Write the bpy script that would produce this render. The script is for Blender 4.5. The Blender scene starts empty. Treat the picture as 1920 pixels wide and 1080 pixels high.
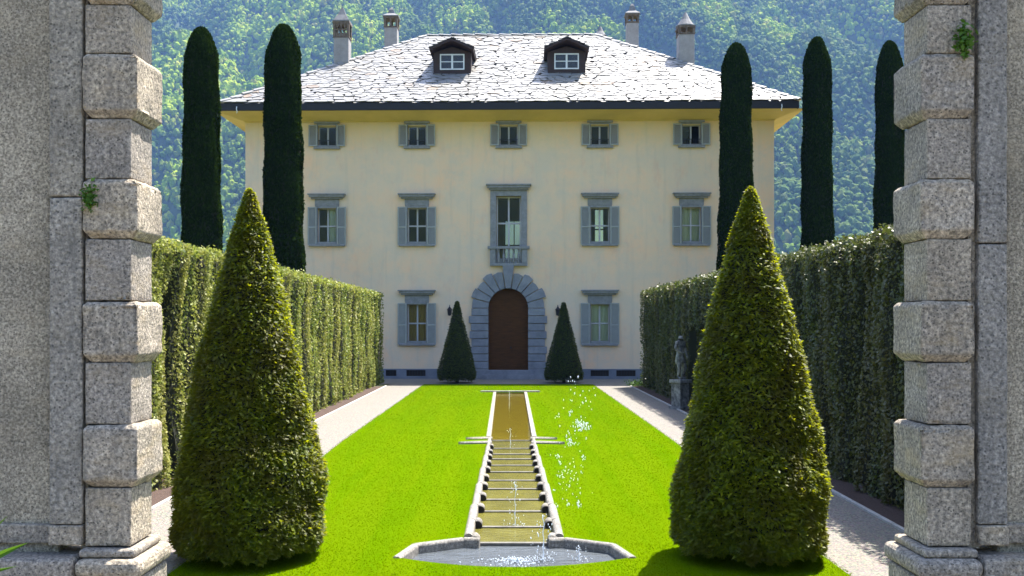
import bpy, bmesh, math, random
import numpy as np
from mathutils import Vector, Matrix
R_ = math.radians
random.seed(7); rng = np.random.default_rng(7)
sc = bpy.context.scene
C = sc.collection
F = 1867.0; VX, VY = 953.0, 610.0; CZ = 2.5
# ------------------------------------------------------------------ camera
cam = bpy.data.cameras.new("Camera"); co = bpy.data.objects.new("Camera", cam); C.objects.link(co)
co.location = (0, 0, CZ); co.rotation_euler = (R_(90), 0, 0)
cam.sensor_width = 36; cam.lens = 36 * F / 1920
cam.shift_x = (960 - VX) / 1920; cam.shift_y = (VY - 540) / 1920
cam.clip_start = 0.1; cam.clip_end = 8000
sc.camera = co
# ------------------------------------------------------------------ sky, sun, exposure
SD = Vector((0.33, 0.33, 1.0)).normalized()
elev = math.asin(SD.z); azim = math.atan2(SD.x, SD.y)
w = bpy.data.worlds.new("World"); sc.world = w; w.use_nodes = True
nt = w.node_tree; bgn = nt.nodes["Background"]
sky = nt.nodes.new("ShaderNodeTexSky"); sky.sky_type = 'NISHITA'; sky.sun_disc = False
sky.sun_elevation = elev; sky.sun_rotation = azim; sky.dust_density = 2.0; sky.ozone_density = 1.0
nt.links.new(sky.outputs[0], bgn.inputs[0]); bgn.inputs[1].default_value = 0.125
sl = bpy.data.lights.new("Sun", 'SUN'); sl.energy = 5.0; sl.angle = R_(0.5); sl.color = (1, 0.95, 0.86)
so = bpy.data.objects.new("Sun", sl); C.objects.link(so)
so.rotation_euler = (-SD).to_track_quat('-Z', 'Y').to_euler()
sc.view_settings.view_transform = 'Standard'; sc.view_settings.look = 'None'
sc.view_settings.exposure = 1.85; sc.view_settings.gamma = 1; sc.view_settings.use_curve_mapping = False
sc.render.engine = 'CYCLES'
sc.cycles.max_bounces = 6; sc.cycles.volume_bounces = 0; sc.cycles.transparent_max_bounces = 12
sc.cycles.use_denoising = True; sc.cycles.caustics_reflective = False; sc.cycles.caustics_refractive = False

# ------------------------------------------------------------------ materials
class NT:
    def __init__(s, name):
        s.m = bpy.data.materials.new(name); s.m.use_nodes = True; s.t = s.m.node_tree; s.n = s.t.nodes
        s.b = s.n["Principled BSDF"]; s.out = s.n["Material Output"]
        s.tc = s.n.new("ShaderNodeTexCoord")
    def L(s, a, b): s.t.links.new(a, b)
    def vec(s, scale=(1, 1, 1), src='Object'):
        mp = s.n.new("ShaderNodeMapping"); s.L(s.tc.outputs[src], mp.inputs[0]); mp.inputs['Scale'].default_value = scale
        return mp.outputs[0]
    def noise(s, scale, detail=4, rough=.55, v=None, dist=0):
        n = s.n.new("ShaderNodeTexNoise"); n.inputs['Scale'].default_value = scale; n.inputs['Detail'].default_value = detail
        n.inputs['Roughness'].default_value = rough; n.inputs['Distortion'].default_value = dist
        s.L(v if v is not None else s.tc.outputs['Object'], n.inputs['Vector']); return n.outputs[0]
    def vor(s, scale, v=None, out=0, feat='F1'):
        n = s.n.new("ShaderNodeTexVoronoi"); n.inputs['Scale'].default_value = scale; n.feature = feat
        s.L(v if v is not None else s.tc.outputs['Object'], n.inputs['Vector']); return n.outputs[out]
    def ramp(s, f, stops):
        r = s.n.new("ShaderNodeValToRGB"); e = r.color_ramp.elements
        while len(e) < len(stops): e.new(0.5)
        for el, (p, c) in zip(e, stops):
            el.position = p; el.color = (*c, 1) if len(c) == 3 else c
        s.L(f, r.inputs[0]); return r.outputs[0]
    def mix(s, f, a, b, mode='MIX'):
        x = s.n.new("ShaderNodeMix"); x.data_type = 'RGBA'; x.blend_type = mode
        for i, v in ((0, f), (6, a), (7, b)):
            if hasattr(v, 'is_linked') or isinstance(v, bpy.types.NodeSocket): s.L(v, x.inputs[i])
            else: x.inputs[i].default_value = v if i == 0 else (*v, 1)
        return x.outputs[2]
    def island(s):
        g = s.n.new("ShaderNodeNewGeometry"); return g.outputs['Random Per Island']
    def bump(s, h, strength=.3, dist=.02):
        b = s.n.new("ShaderNodeBump"); b.inputs['Strength'].default_value = strength; b.inputs['Distance'].default_value = dist
        s.L(h, b.inputs['Height']); s.L(b.outputs[0], s.b.inputs['Normal']); return b
    def col(s, c):
        if isinstance(c, bpy.types.NodeSocket): s.L(c, s.b.inputs['Base Color'])
        else: s.b.inputs['Base Color'].default_value = (*c, 1)
    def set(s, **k):
        for a, v in k.items(): s.b.inputs[a.replace('_', ' ')].default_value = v
        return s
def g3(v): return (v, v, v)

def leaf_mat(name, cols, trans=.35, rough=.45, spec=.5, tcol=(.2, .35, .02), patch=1.5, pcol=None, psrc=(1, 1, 1)):
    s = NT(name); c = s.ramp(s.island(), cols)
    if pcol:
        f = s.ramp(s.noise(patch, 3, .6, s.vec(psrc)), [(.4, g3(0)), (.62, g3(1))]); c = s.mix(f, c, s.mix(.75, c, pcol))
    s.col(c); s.set(Roughness=rough); s.b.inputs['Specular IOR Level'].default_value = spec
    tr = s.n.new("ShaderNodeBsdfTranslucent"); s.L(s.mix(.5, c, tcol), tr.inputs[0])
    mx = s.n.new("ShaderNodeMixShader"); mx.inputs[0].default_value = trans
    s.L(s.b.outputs[0], mx.inputs[1]); s.L(tr.outputs[0], mx.inputs[2]); s.L(mx.outputs[0], s.out.inputs[0]); return s.m

def granite(name, light, dark, warm, sc_=70, mott=3.0, bstr=.5):
    s = NT(name)
    n1 = s.noise(sc_, 3, .7); n2 = s.vor(sc_ * .9)
    c = s.ramp(n1, [(.34, tuple(v * 1.0 for v in dark)), (.46, tuple((a + b) / 2 for a, b in zip(dark, light))), (.56, light), (.68, tuple(min(1, v * 1.5) for v in light))])
    sp = s.ramp(n2, [(.12, g3(0)), (.30, g3(1))]); c = s.mix(sp, tuple(v * .6 for v in dark), c)
    m = s.ramp(s.noise(mott, 5, .65), [(.35, g3(.62)), (.65, g3(1.0))]); c = s.mix(1.0, c, m, 'MULTIPLY')
    y = s.ramp(s.noise(mott * .7, 4, .7, s.vec((1, 1, 2.6))), [(.52, g3(0)), (.72, g3(1))]); c = s.mix(y, c, s.mix(.45, c, warm))
    oi = s.n.new("ShaderNodeObjectInfo"); c = s.mix(1.0, c, s.ramp(oi.outputs['Random'], [(0, (.80, .80, .82)), (.5, (.95, .93, .90)), (1, (1.0, .96, .88))]), 'MULTIPLY')
    st = s.ramp(s.noise(5, 5, .7, s.vec((2.4, 2.4, .30))), [(.52, g3(0)), (.70, g3(.55))]); c = s.mix(st, c, tuple(v * 1.1 for v in dark))
    s.col(c); s.set(Roughness=.85)
    h = s.mix(.5, n1, s.noise(14, 6, .7)); s.bump(h, bstr, .03); return s.m

M = {}
M['granite'] = granite('granite', (0.4562, 0.3972, 0.322), (0.1642, 0.1444, 0.1197), (0.4562, 0.3429, 0.1817), 42, 2.6, .7)
M['granite_strip'] = granite('granite strip', (0.3832, 0.3519, 0.3055), (0.146, 0.1354, 0.1197), (0.3285, 0.2798, 0.1982), 36, 2.2, .8)
M['render'] = granite('granular wall render', (0.4852, 0.4234, 0.3223), (0.1794, 0.1535, 0.1123), (0.443, 0.3599, 0.2345), 58, 1.3, .5)
M['fountain_stone'] = granite('fountain stone', (0.3179, 0.3019, 0.2727), (0.1589, 0.1484, 0.1338), (0.2119, 0.1907, 0.1441), 30, 4, .3)
s = NT('villa plaster')
c = s.ramp(s.noise(.45, 6, .68), [(.38, (0.6806, 0.5456, 0.4024)), (.5, (0.7561, 0.5636, 0.3862)), (.66, (0.8318, 0.5456, 0.3372))])
c = s.mix(s.ramp(s.noise(1.0, 7, .75), [(.48, g3(0)), (.66, g3(.8))]), c, (0.6415, 0.5275, 0.4019))
c = s.mix(s.ramp(s.noise(.7, 5, .7, s.vec((1.7, 1, .8))), [(.56, g3(0)), (.74, g3(.6))]), c, (.68, .42, .29))
c = s.mix(s.ramp(s.noise(1.0, 5, .6, s.vec((3.2, 1, .22))), [(.54, g3(0)), (.72, g3(.35))]), c, (.50, .43, .34))
zz = s.n.new("ShaderNodeSeparateXYZ"); s.L(s.tc.outputs['Object'], zz.inputs[0])
mr = s.n.new("ShaderNodeMapRange"); mr.inputs[1].default_value = 10.6; mr.inputs[2].default_value = 12.2; s.L(zz.outputs[2], mr.inputs[0])
c = s.mix(mr.outputs[0], c, s.mix(.45, c, (.62, .46, .13)))
s.col(c); s.set(Roughness=.92); s.bump(s.noise(9, 8, .7), .25, .02); M['plaster'] = s.m
s = NT('cornice plaster'); s.col(s.ramp(s.noise(.8, 5, .6), [(.35, (0.546, 0.403, 0.117)), (.65, (0.65, 0.481, 0.156))])); s.set(Roughness=.9); M['cornice'] = s.m  # yellow stands for light reflected under the eaves, put into the colour
s = NT('grey window stone'); s.col(s.ramp(s.noise(6, 6, .7), [(.35, (0.176, 0.176, 0.1804)), (.65, (0.264, 0.264, 0.2684))])); s.set(Roughness=.8); s.bump(s.noise(25, 5), .3, .01); M['wstone'] = s.m
s = NT('portal stone'); c = s.ramp(s.noise(2.2, 6, .7), [(.35, (.16, .165, .19)), (.65, (.28, .285, .31))])
s.col(s.mix(s.ramp(s.island(), [(0, g3(0)), (1, g3(.4))]), c, (0.176, 0.176, 0.1936))); s.set(Roughness=.85); s.bump(s.noise(18, 6), .5, .02); M['portal'] = s.m
s = NT('blue grey painted shutter'); s.col(s.ramp(s.noise(4, 4), [(.3, (0.2728, 0.2817, 0.2592)), (.7, (0.3168, 0.3244, 0.2967))])); s.set(Roughness=.6); M['shutter'] = s.m
s = NT('pale painted casement'); s.col((0.4048, 0.396, 0.4136)); s.set(Roughness=.5); M['casement'] = s.m
s = NT('white painted frame'); s.col((.68, .70, .70)); s.set(Roughness=.5); M['white'] = s.m
s = NT('dark interior'); s.col((.035, .025, .02)); s.set(Roughness=.9); M['dark'] = s.m
s = NT('curtain'); s.col((.85, .80, .62)) if 1 else s.col((0.7425, 0.702, 0.513)); s.set(Roughness=.9); M['curtain'] = s.m
s = NT('brown curtain'); s.col((.42, .26, .11)); s.set(Roughness=.9); M['curtain_brown'] = s.m
s = NT('sheer curtain'); s.col((.90, .88, .78)) if 1 else s.col((0.837, 0.8505, 0.756)); s.set(Roughness=.9); M['curtain_pale'] = s.m
s = NT('window glass'); 
tr = s.n.new("ShaderNodeBsdfTransparent"); tr.inputs[0].default_value = (.86, .90, .86, 1)
gl = s.n.new("ShaderNodeBsdfGlossy"); gl.inputs['Roughness'].default_value = .02
fr = s.n.new("ShaderNodeFresnel"); fr.inputs[0].default_value = 1.42
mx = s.n.new("ShaderNodeMixShader"); s.L(fr.outputs[0], mx.inputs[0]); s.L(tr.outputs[0], mx.inputs[1]); s.L(gl.outputs[0], mx.inputs[2]); s.L(mx.outputs[0], s.out.inputs[0]); M['glass'] = s.m
s = NT('door wood'); c = s.ramp(s.noise(3, 6, .6, s.vec((1, 1, 8))), [(.3, (0.06075, 0.02295, 0.00486)), (.7, (0.1215, 0.0459, 0.00972))]); s.col(c); s.set(Roughness=.7); s.b.inputs['Specular IOR Level'].default_value = .15; M['door'] = s.m
s = NT('dark wood'); s.col(s.ramp(s.noise(6, 4), [(.3, (0.0165, 0.0077, 0.0055)), (.7, (0.0385, 0.0165, 0.0121))])); s.set(Roughness=.7); M['dwood'] = s.m
s = NT('dark gutter metal'); s.col((.008, .008, .012)); s.set(Roughness=.7); M['gutter'] = s.m
s = NT('grey plinth stone'); s.col(s.ramp(s.noise(2, 5), [(.3, (0.13, 0.143, 0.182)), (.7, (0.195, 0.208, 0.247))])); s.set(Roughness=.85); M['plinth'] = s.m
s = NT('roof slabs'); c = s.ramp(s.island(), [(0, (0.1932, 0.1932, 0.1932)), (.35, (0.2202, 0.2164, 0.2125)), (.7, (0.255, 0.2512, 0.2434)), (.93, (0.2396, 0.228, 0.2087)), (.985, (0.2318, 0.1777, 0.1314)), (1, (0.2087, 0.1391, 0.09274))])
c = s.mix(s.ramp(s.noise(1.6, 6, .7), [(.42, g3(.0)), (.7, g3(.55))]), c, (0.16, 0.148, 0.136)); s.col(c); s.set(Roughness=.46); s.b.inputs['Specular IOR Level'].default_value = .5; s.bump(s.noise(7, 6), .4, .03); M['roof'] = s.m
s = NT('shade-toned dormer slabs'); s.col(s.ramp(s.island(), [(0, (0.036, 0.03, 0.03)), (1, (0.12, 0.108, 0.102))])); s.set(Roughness=.7); M['dslab'] = s.m  # roof stone darkened to carry the shadow on the dormers
s = NT('chimney render'); c = s.ramp(s.noise(2.5, 6, .7), [(.3, (0.2244, 0.2094, 0.2094)), (.7, (0.3291, 0.3142, 0.3067))]); s.col(c); s.set(Roughness=.9); M['chim'] = s.m
s = NT('chimney cap stone'); s.col(s.ramp(s.noise(4, 5), [(.3, (.13, .13, .14)), (.7, (.20, .20, .21))])); s.set(Roughness=.85); M['chimcap'] = s.m
s = NT('chimney brick'); c = s.ramp(s.noise(6, 5), [(.3, (.07, .055, .045)), (.7, (.17, .13, .10))]); s.col(c); s.set(Roughness=.9); M['brick'] = s.m
s = NT('gravel'); n = s.vor(38, out=1); c = s.ramp(s.vor(38, out=0), [(.0, (0.2326, 0.1984, 0.1431)), (.55, (0.1781, 0.1516, 0.1096)), (.8, (0.09399, 0.07933, 0.05574))])
c = s.mix(.35, c, n, 'OVERLAY'); c = s.mix(s.ramp(s.noise(1.2, 6, .7), [(.35, g3(0)), (.7, g3(.5))]), c, (0.1876, 0.1625, 0.1267)); hs = s.n.new("ShaderNodeHueSaturation"); hs.inputs['Saturation'].default_value = .55; s.L(c, hs.inputs['Color']); s.col(hs.outputs[0])
s.set(Roughness=.9); s.bump(s.vor(45), .6, .02); M['gravel'] = s.m
s = NT('mulch'); s.col(s.ramp(s.noise(30, 6, .8), [(.3, (0.021, 0.0126, 0.0098)), (.7, (0.098, 0.056, 0.042))])); s.set(Roughness=.95); s.bump(s.noise(40, 5), .8, .04); M['mulch'] = s.m
s = NT('kerb stone'); s.col(s.ramp(s.noise(9, 5), [(.3, (.30, .29, .27)), (.7, (.46, .44, .41))])); s.set(Roughness=.9); M['kerb'] = s.m
s = NT('lawn turf'); c = s.ramp(s.noise(.55, 7, .75), [(.36, (0.0737, 0.144, 0.0001858)), (.5, (0.08729, 0.16, 0.0001858)), (.7, (0.1028, 0.176, 0.0003715))])
c = s.mix(s.ramp(s.noise(46, 4, .8), [(.35, g3(0)), (.65, g3(.5))]), c, (0.05016, 0.1103, 0.0001858))
c = s.mix(s.ramp(s.noise(2.6, 4, .6, s.vec((1.0, .05, 1))), [(.44, g3(0)), (.56, g3(.75))]), c, (0.09701, 0.1571, 0.000743)); s.col(c); s.set(Roughness=.75); s.b.inputs['Specular IOR Level'].default_value = .0
s.bump(s.noise(70, 4, .8), .7, .03); M['lawn'] = s.m
s = NT('ground soil'); s.col(s.ramp(s.noise(.3, 6), [(.3, (.08, .10, .03)), (.7, (.16, .17, .07))])); s.set(Roughness=.95); M['ground'] = s.m
def water(name, base, scale, strength, v=(1, 1, 1), rough=.03):
    s = NT(name); s.col(s.ramp(s.noise(2.0, 4, .6), [(.35, tuple(x * .75 for x in base)), (.65, base)])); s.set(Roughness=rough, IOR=1.33)
    s.bump(s.noise(scale, 3, .6, s.vec(v)), strength, .05); return s.m
M['pond'] = water('still brown water', (0.136, 0.105, 0.01008), 2.2, .10, (1, 2.5, 1))
M['step_water'] = water('cascade water', (0.1417, 0.13, 0.027), 9, .22, (1, 2, 1))
M['pool_water'] = water('rippling pool water', (0.096, 0.108, 0.12), 7, .75, (.7, 2.2, 1), .06)
s = NT('water drops'); s.col((.62, .68, .76)); s.set(Roughness=.08, IOR=1.33); tr = s.n.new('ShaderNodeBsdfTranslucent'); tr.inputs[0].default_value = (.9, .95, 1, 1); mx = s.n.new('ShaderNodeMixShader'); mx.inputs[0].default_value = .5; s.L(s.b.outputs[0], mx.inputs[1]); s.L(tr.outputs[0], mx.inputs[2]); s.L(mx.outputs[0], s.out.inputs[0]); M['drops'] = s.m
s = NT('dark wet stone'); s.col(s.ramp(s.noise(12, 5), [(.3, (.07, .065, .055)), (.7, (.16, .15, .13))])); s.set(Roughness=.6); M['wet'] = s.m
s = NT('black algae stone'); s.col((.015, .013, .012)); s.set(Roughness=.9); M['shadowed'] = s.m  # near-black colour puts the shadow on the volute ends into the stone
s = NT('weathered statue stone'); s.col(s.ramp(s.noise(7, 6, .7), [(.35, (.05, .05, .05)), (.68, (.34, .33, .31))])); s.set(Roughness=.9); M['statue'] = s.m
s = NT('black iron'); s.col((.02, .02, .025)); s.set(Roughness=.5, Metallic=.6); M['iron'] = s.m
M['yew'] = leaf_mat('yew foliage', [(0, (0.03032, 0.0513, 0.002479)), (.45, (0.08231, 0.1166, 0.003966)), (.8, (0.1646, 0.2005, 0.004957)), (1, (0.2946, 0.3079, 0.007933))], .52, .5, .3, (0.5372, 0.5597, 0.005948), 3, (0.07365, 0.06063, 0.00694))
M['yew2'] = leaf_mat('yew foliage small', [(0, (.020, .034, .008)), (.6, (.040, .060, .010)), (1, (.10, .12, .016))], .3, .6, .2, (.2, .26, .02))
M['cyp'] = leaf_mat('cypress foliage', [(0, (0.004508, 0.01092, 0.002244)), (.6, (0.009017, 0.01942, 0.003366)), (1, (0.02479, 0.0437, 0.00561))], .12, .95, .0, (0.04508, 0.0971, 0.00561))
M['hedgeL'] = leaf_mat('hedge foliage sunlit', [(0, (0.04104, 0.0756, 0.009)), (.45, (0.1188, 0.1782, 0.0252)), (.78, (0.2484, 0.3024, 0.063)), (1, (0.4104, 0.4212, 0.162))], .36, .5, .22, (0.3456, 0.3888, 0.045), .9, (0.2808, 0.2484, 0.072), (1, 2.2, .25))  # leaf colour lightened for the sunlit side, palest leaves stand for highlights
M['hedgeR'] = leaf_mat('hedge foliage shaded', [(0, (0.02898, 0.04551, 0.00941)), (.5, (0.05627, 0.07615, 0.01569)), (1, (0.1159, 0.1324, 0.02823))], .25, .45, .4, (0.1159, 0.1655, 0.01569), .9, (0.1159, 0.09514, 0.03529), (1, 2.2, .25))  # leaf colour darkened for the hedge on the shaded side
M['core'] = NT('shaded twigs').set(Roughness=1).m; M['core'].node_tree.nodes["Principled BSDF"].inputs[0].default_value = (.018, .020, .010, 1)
M['bark'] = NT('bark').set(Roughness=1).m; M['bark'].node_tree.nodes["Principled BSDF"].inputs[0].default_value = (.08, .055, .04, 1)
M['grass'] = leaf_mat('grass blades', [(0, (0.07763, 0.1417, 0.0001858)), (.5, (0.08729, 0.1555, 0.0001858)), (1, (0.1009, 0.1715, 0.0003715))], .4, .6, .0, (0.1164, 0.192, 0.0001858), 2.2, (0.1281, 0.1875, 0.000743), (1, .06, 1))
M['fern'] = leaf_mat('small plant leaves', [(0, (.04, .11, .01)), (1, (.10, .20, .02))], .3, .5, .3, (.15, .3, .02))
s = NT('forest crowns'); 
c = s.ramp(s.island(), [(0, (0.1022, 0.1802, 0.00432)), (.3, (0.1607, 0.2522, 0.005184)), (.6, (0.2191, 0.3064, 0.006912)), (.88, (0.2849, 0.3515, 0.01512)), (1, (0.263, 0.2522, 0.05184))])
c = s.mix(s.ramp(s.noise(.0045, 6, .62, s.vec((1.3, .6, .6))), [(.46, g3(0)), (.54, g3(1))]), c, s.mix(.72, c, (.018, .05, .02))); s.col(c); s.set(Roughness=.9); s.b.inputs['Specular IOR Level'].default_value = .1  # dark patches put the shade of the valleys into the crown colour
s.bump(s.noise(.9, 4, .7), .8, 1.0); M['forest'] = s.m
s = NT('hill ground'); s.col(s.ramp(s.noise(.02, 6), [(.3, (.03, .055, .015)), (.7, (.07, .10, .03))])); s.set(Roughness=1); M['hill'] = s.m

# ------------------------------------------------------------------ mesh helpers
def link(name, me, mat, parent=None, loc=None):
    o = bpy.data.objects.new(name, me); C.objects.link(o)
    if mat is not None and not me.materials: me.materials.append(mat)
    if parent is not None: o.parent = parent
    if loc is not None: o.location = loc
    return o
def tag(o, label=None, cat=None, group=None, kind=None):
    for k, v in (('label', label), ('category', cat), ('group', group), ('kind', kind)):
        if v: o[k] = v
    return o
def empty(name, loc=(0, 0, 0), rz=0):
    o = bpy.data.objects.new(name, None); C.objects.link(o); o.location = loc; o.rotation_euler = (0, 0, rz); o.empty_display_size = .3; return o
def np_mesh(name, V, Fc, smooth=False):
    V = np.asarray(V, np.float32); Fc = np.asarray(Fc, np.int32); k = Fc.shape[1]; n = len(Fc)
    me = bpy.data.meshes.new(name); me.vertices.add(len(V)); me.vertices.foreach_set('co', V.ravel())
    me.loops.add(n * k); me.loops.foreach_set('vertex_index', Fc.ravel())
    me.polygons.add(n); me.polygons.foreach_set('loop_start', np.arange(0, n * k, k, dtype=np.int32))
    me.polygons.foreach_set('use_smooth', np.full(n, smooth)); me.update(calc_edges=True); me.validate(); return me
class MB:
    def __init__(s): s.v = []; s.f = []
    def add(s, vs, fs):
        b = len(s.v); s.v += [tuple(v) for v in vs]; s.f += [tuple(i + b for i in f) for f in fs]; return s
    def box(s, x0, x1, y0, y1, z0, z1):
        return s.add([(x0, y0, z0), (x1, y0, z0), (x1, y1, z0), (x0, y1, z0), (x0, y0, z1), (x1, y0, z1), (x1, y1, z1), (x0, y1, z1)],
                     [(0, 3, 2, 1), (4, 5, 6, 7), (0, 1, 5, 4), (1, 2, 6, 5), (2, 3, 7, 6), (3, 0, 4, 7)])
    def quad(s, a, b, c, d): return s.add([a, b, c, d], [(0, 1, 2, 3)])
    def prism(s, poly, y0, y1):      # poly of (x,z)
        n = len(poly)
        vs = [(x, y0, z) for x, z in poly] + [(x, y1, z) for x, z in poly]
        return s.add(vs, [tuple(range(n)), tuple(range(2 * n - 1, n - 1, -1))] + [((i + 1) % n, i, i + n, (i + 1) % n + n) for i in range(n)])
    def lathe(s, prof, seg=12, c=(0, 0), cap=True, jitter=0):
        vs = []; n = len(prof)
        for (r, z) in prof:
            for k in range(seg):
                a = 2 * math.pi * k / seg; q = r * (1 + random.uniform(-jitter, jitter))
                vs.append((c[0] + q * math.cos(a), c[1] + q * math.sin(a), z))
        fs = [(i * seg + k, i * seg + (k + 1) % seg, (i + 1) * seg + (k + 1) % seg, (i + 1) * seg + k) for i in range(n - 1) for k in range(seg)]
        if cap: fs += [tuple(range(seg - 1, -1, -1)), tuple((n - 1) * seg + k for k in range(seg))]
        return s.add(vs, fs)
    def tube(s, pts, rad, seg=8):
        vs = []; n = len(pts)
        for i, p in enumerate(pts):
            p = Vector(p); a = Vector(pts[max(0, i - 1)]); b = Vector(pts[min(n - 1, i + 1)]); t = (b - a).normalized()
            u = t.cross(Vector((0.3, .1, 1)) if abs(t.z) < .9 else Vector((1, 0, 0))).normalized(); v = t.cross(u)
            r = rad[i] if isinstance(rad, (list, tuple)) else rad
            for k in range(seg):
                an = 2 * math.pi * k / seg; vs.append(p + u * r * math.cos(an) + v * r * math.sin(an))
        fs = [(i * seg + k, i * seg + (k + 1) % seg, (i + 1) * seg + (k + 1) % seg, (i + 1) * seg + k) for i in range(n - 1) for k in range(seg)]
        fs += [tuple(range(seg - 1, -1, -1)), tuple((n - 1) * seg + k for k in range(seg))]
        return s.add(vs, fs)
    def build(s, name, mat, parent=None, smooth=False, bevel=0, loc=None):
        me = bpy.data.meshes.new(name); me.from_pydata(s.v, [], s.f); me.update()
        bm = bmesh.new(); bm.from_mesh(me); bmesh.ops.recalc_face_normals(bm, faces=bm.faces); bm.to_mesh(me); bm.free()
        if smooth: me.polygons.foreach_set('use_smooth', [True] * len(me.polygons))
        o = link(name, me, mat, parent, loc)
        if bevel:
            b = o.modifiers.new('bevel', 'BEVEL'); b.width = bevel; b.segments = 2; b.limit_method = 'ANGLE'
        return o
def nrm(a): return a / np.maximum(1e-9, np.linalg.norm(a, axis=1, keepdims=True))
def leaves(P, N, size, wid=.5, mess=.7, along=None, amess=.6):
    """rhombic leaves at P: plane normal near N, long axis near `along` or random"""
    n = len(P); N2 = nrm(N + rng.normal(0, mess, (n, 3)))
    A = rng.normal(0, 1, (n, 3)) if along is None else along + rng.normal(0, amess, (n, 3))
    T = nrm(A - N2 * np.sum(A * N2, 1, keepdims=True)); B = np.cross(N2, T); s_ = np.asarray(size).reshape(-1, 1) * np.ones((n, 1))
    V = np.stack([P - T * s_ * .5, P + B * s_ * wid * .5 + T * s_ * .05, P + T * s_ * .5, P - B * s_ * wid * .5 + T * s_ * .05], 1).reshape(-1, 3)
    return V, np.arange(4 * n).reshape(-1, 4)
def gz(y):                            # the ground falls gently beside the cascade
    return -0.12 * min(1, max(0, (21.5 - y) / 9.2))
gza = np.vectorize(gz)

# ------------------------------------------------------------------ ground, lawn, paths
xs = [-3000, -200, -30, -3.8, -3.4, 0, 3.4, 3.8, 30, 200, 3000]; ys = [-3000, -200, -10, 5, 8, 12.3, 21.5, 42.2, 42.6, 60, 200, 700, 3000]
V = []
for y in ys:
    for x in xs:
        deep = abs(x) <= 3.4 and 8 <= y <= 42.2
        V.append((x, y, (-1.0 if deep else gz(y) - .02)))
nx = len(xs)
tag(link('ground', np_mesh('ground', V, [(j * nx + i, j * nx + i + 1, (j + 1) * nx + i + 1, (j + 1) * nx + i) for j in range(len(ys) - 1) for i in range(nx - 1)]), M['ground']), kind='structure')
CX = .07
def half_out(y):                      # outer half width of the channel rim
    if y > 37.3: return .0
    if y > 21.6: return .56 + (y - 21.6) / 15.7 * .07
    return .52 + (20.4 - min(y, 20.4)) / 7.9 * .10
def pool_half(y):                     # half width of the opening in the lawn
    if y >= 12.25: return half_out(y) - .03
    if y >= 11.87: return .58 + (12.25 - y) / .38 * .58
    if y >= 11.24: return 1.16 + (11.87 - y) / .63 * .14
    if y >= 10.80: return 1.30 * math.sqrt(max(0, (y - 10.80) / .44)) 
    return 0
lawn = MB()
yl = sorted(set([6.9, 7, 9, 10.7999, 10.80] + [10.80 + .44 * (i / 14) ** 2 for i in range(15)] + [11.24, 11.5, 11.87, 12.0, 12.2499, 12.26, 13.5, 15, 17, 19, 21.5, 25, 30, 35, 37.1, 37.101, 42.4]))
for a, b in zip(yl[:-1], yl[1:]):
    for sg in (-1, 1):
        ha, hb = (pool_half(a + 1e-5), pool_half(b - 1e-5)) if b <= 37.11 and a < 37.1 else (0, 0)
        o = sg * 3.58
        lawn.quad((CX + sg * ha, a, gz(a)), (CX + sg * hb, b, gz(b)), (o, b, gz(b)), (o, a, gz(a)))
tag(lawn.build('lawn', M['lawn']), kind='structure')
le = MB()                             # earth sides of the cut under the turf
for a, b in zip(yl[:-1], yl[1:]):
    if b <= 11.245 and a >= 10.80:
        for sg in (-1, 1):
            le.quad((CX + sg * pool_half(a), a, gz(a)), (CX + sg * pool_half(b), b, gz(b)), (CX + sg * pool_half(b), b, -.5), (CX + sg * pool_half(a), a, -.5))
tag(le.build('terrain', M['ground']), kind='structure')
for sg, nm in ((-1, 'gravel_path'), (1, 'gravel_path')):
    m = MB()
    for a, b in zip([5, 12.3, 21.5], [12.3, 21.5, 42.4]):
        m.quad((sg * 3.58, a, gz(a) - .004), (sg * 3.58, b, gz(b) - .004), (sg * 5.02, b, gz(b) - .004), (sg * 5.02, a, gz(a) - .004))
    tag(m.build(nm, M['gravel']), kind='structure')
    m = MB()
    for a, b in zip([5, 12.3, 21.5], [12.3, 21.5, 41.0]):
        m.quad((sg * 5.02, a, gz(a) - .008), (sg * 5.02, b, gz(b) - .008), (sg * 7.2, b, gz(b) - .008), (sg * 7.2, a, gz(a) - .008))
    tag(m.build('mulch_bed', M['mulch']), kind='structure')
    m = MB(); y = 9.0
    while y < 41:
        l = 1.0; za, zb = gz(y) , gz(y + l)
        b0 = len(m.v); m.box(sg * 5.03 - .03, sg * 5.03 + .03, y, y + l - .012, -.12, .03)
        m.v[b0:] = [(v[0], v[1], v[2] + (za if v[1] < y + .5 else zb)) for v in m.v[b0:]]; y += l
    tag(m.build('path_kerb', M['kerb'], bevel=.008), kind='structure')
tag(MB().add([(-24, 42.4, -.003), (24, 42.4, -.003), (24, 75, -.003), (-24, 75, -.003)], [(0, 1, 2, 3)]).build('gravel_court', M['gravel']), kind='structure')

tag(MB().add([(-40, -40, gz(0) - .008), (40, -40, gz(0) - .008), (40, 6.9, gz(0) - .008), (-40, 6.9, gz(0) - .008)], [(0, 1, 2, 3)]).build('gravel_forecourt', M['gravel']), kind='structure')
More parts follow.
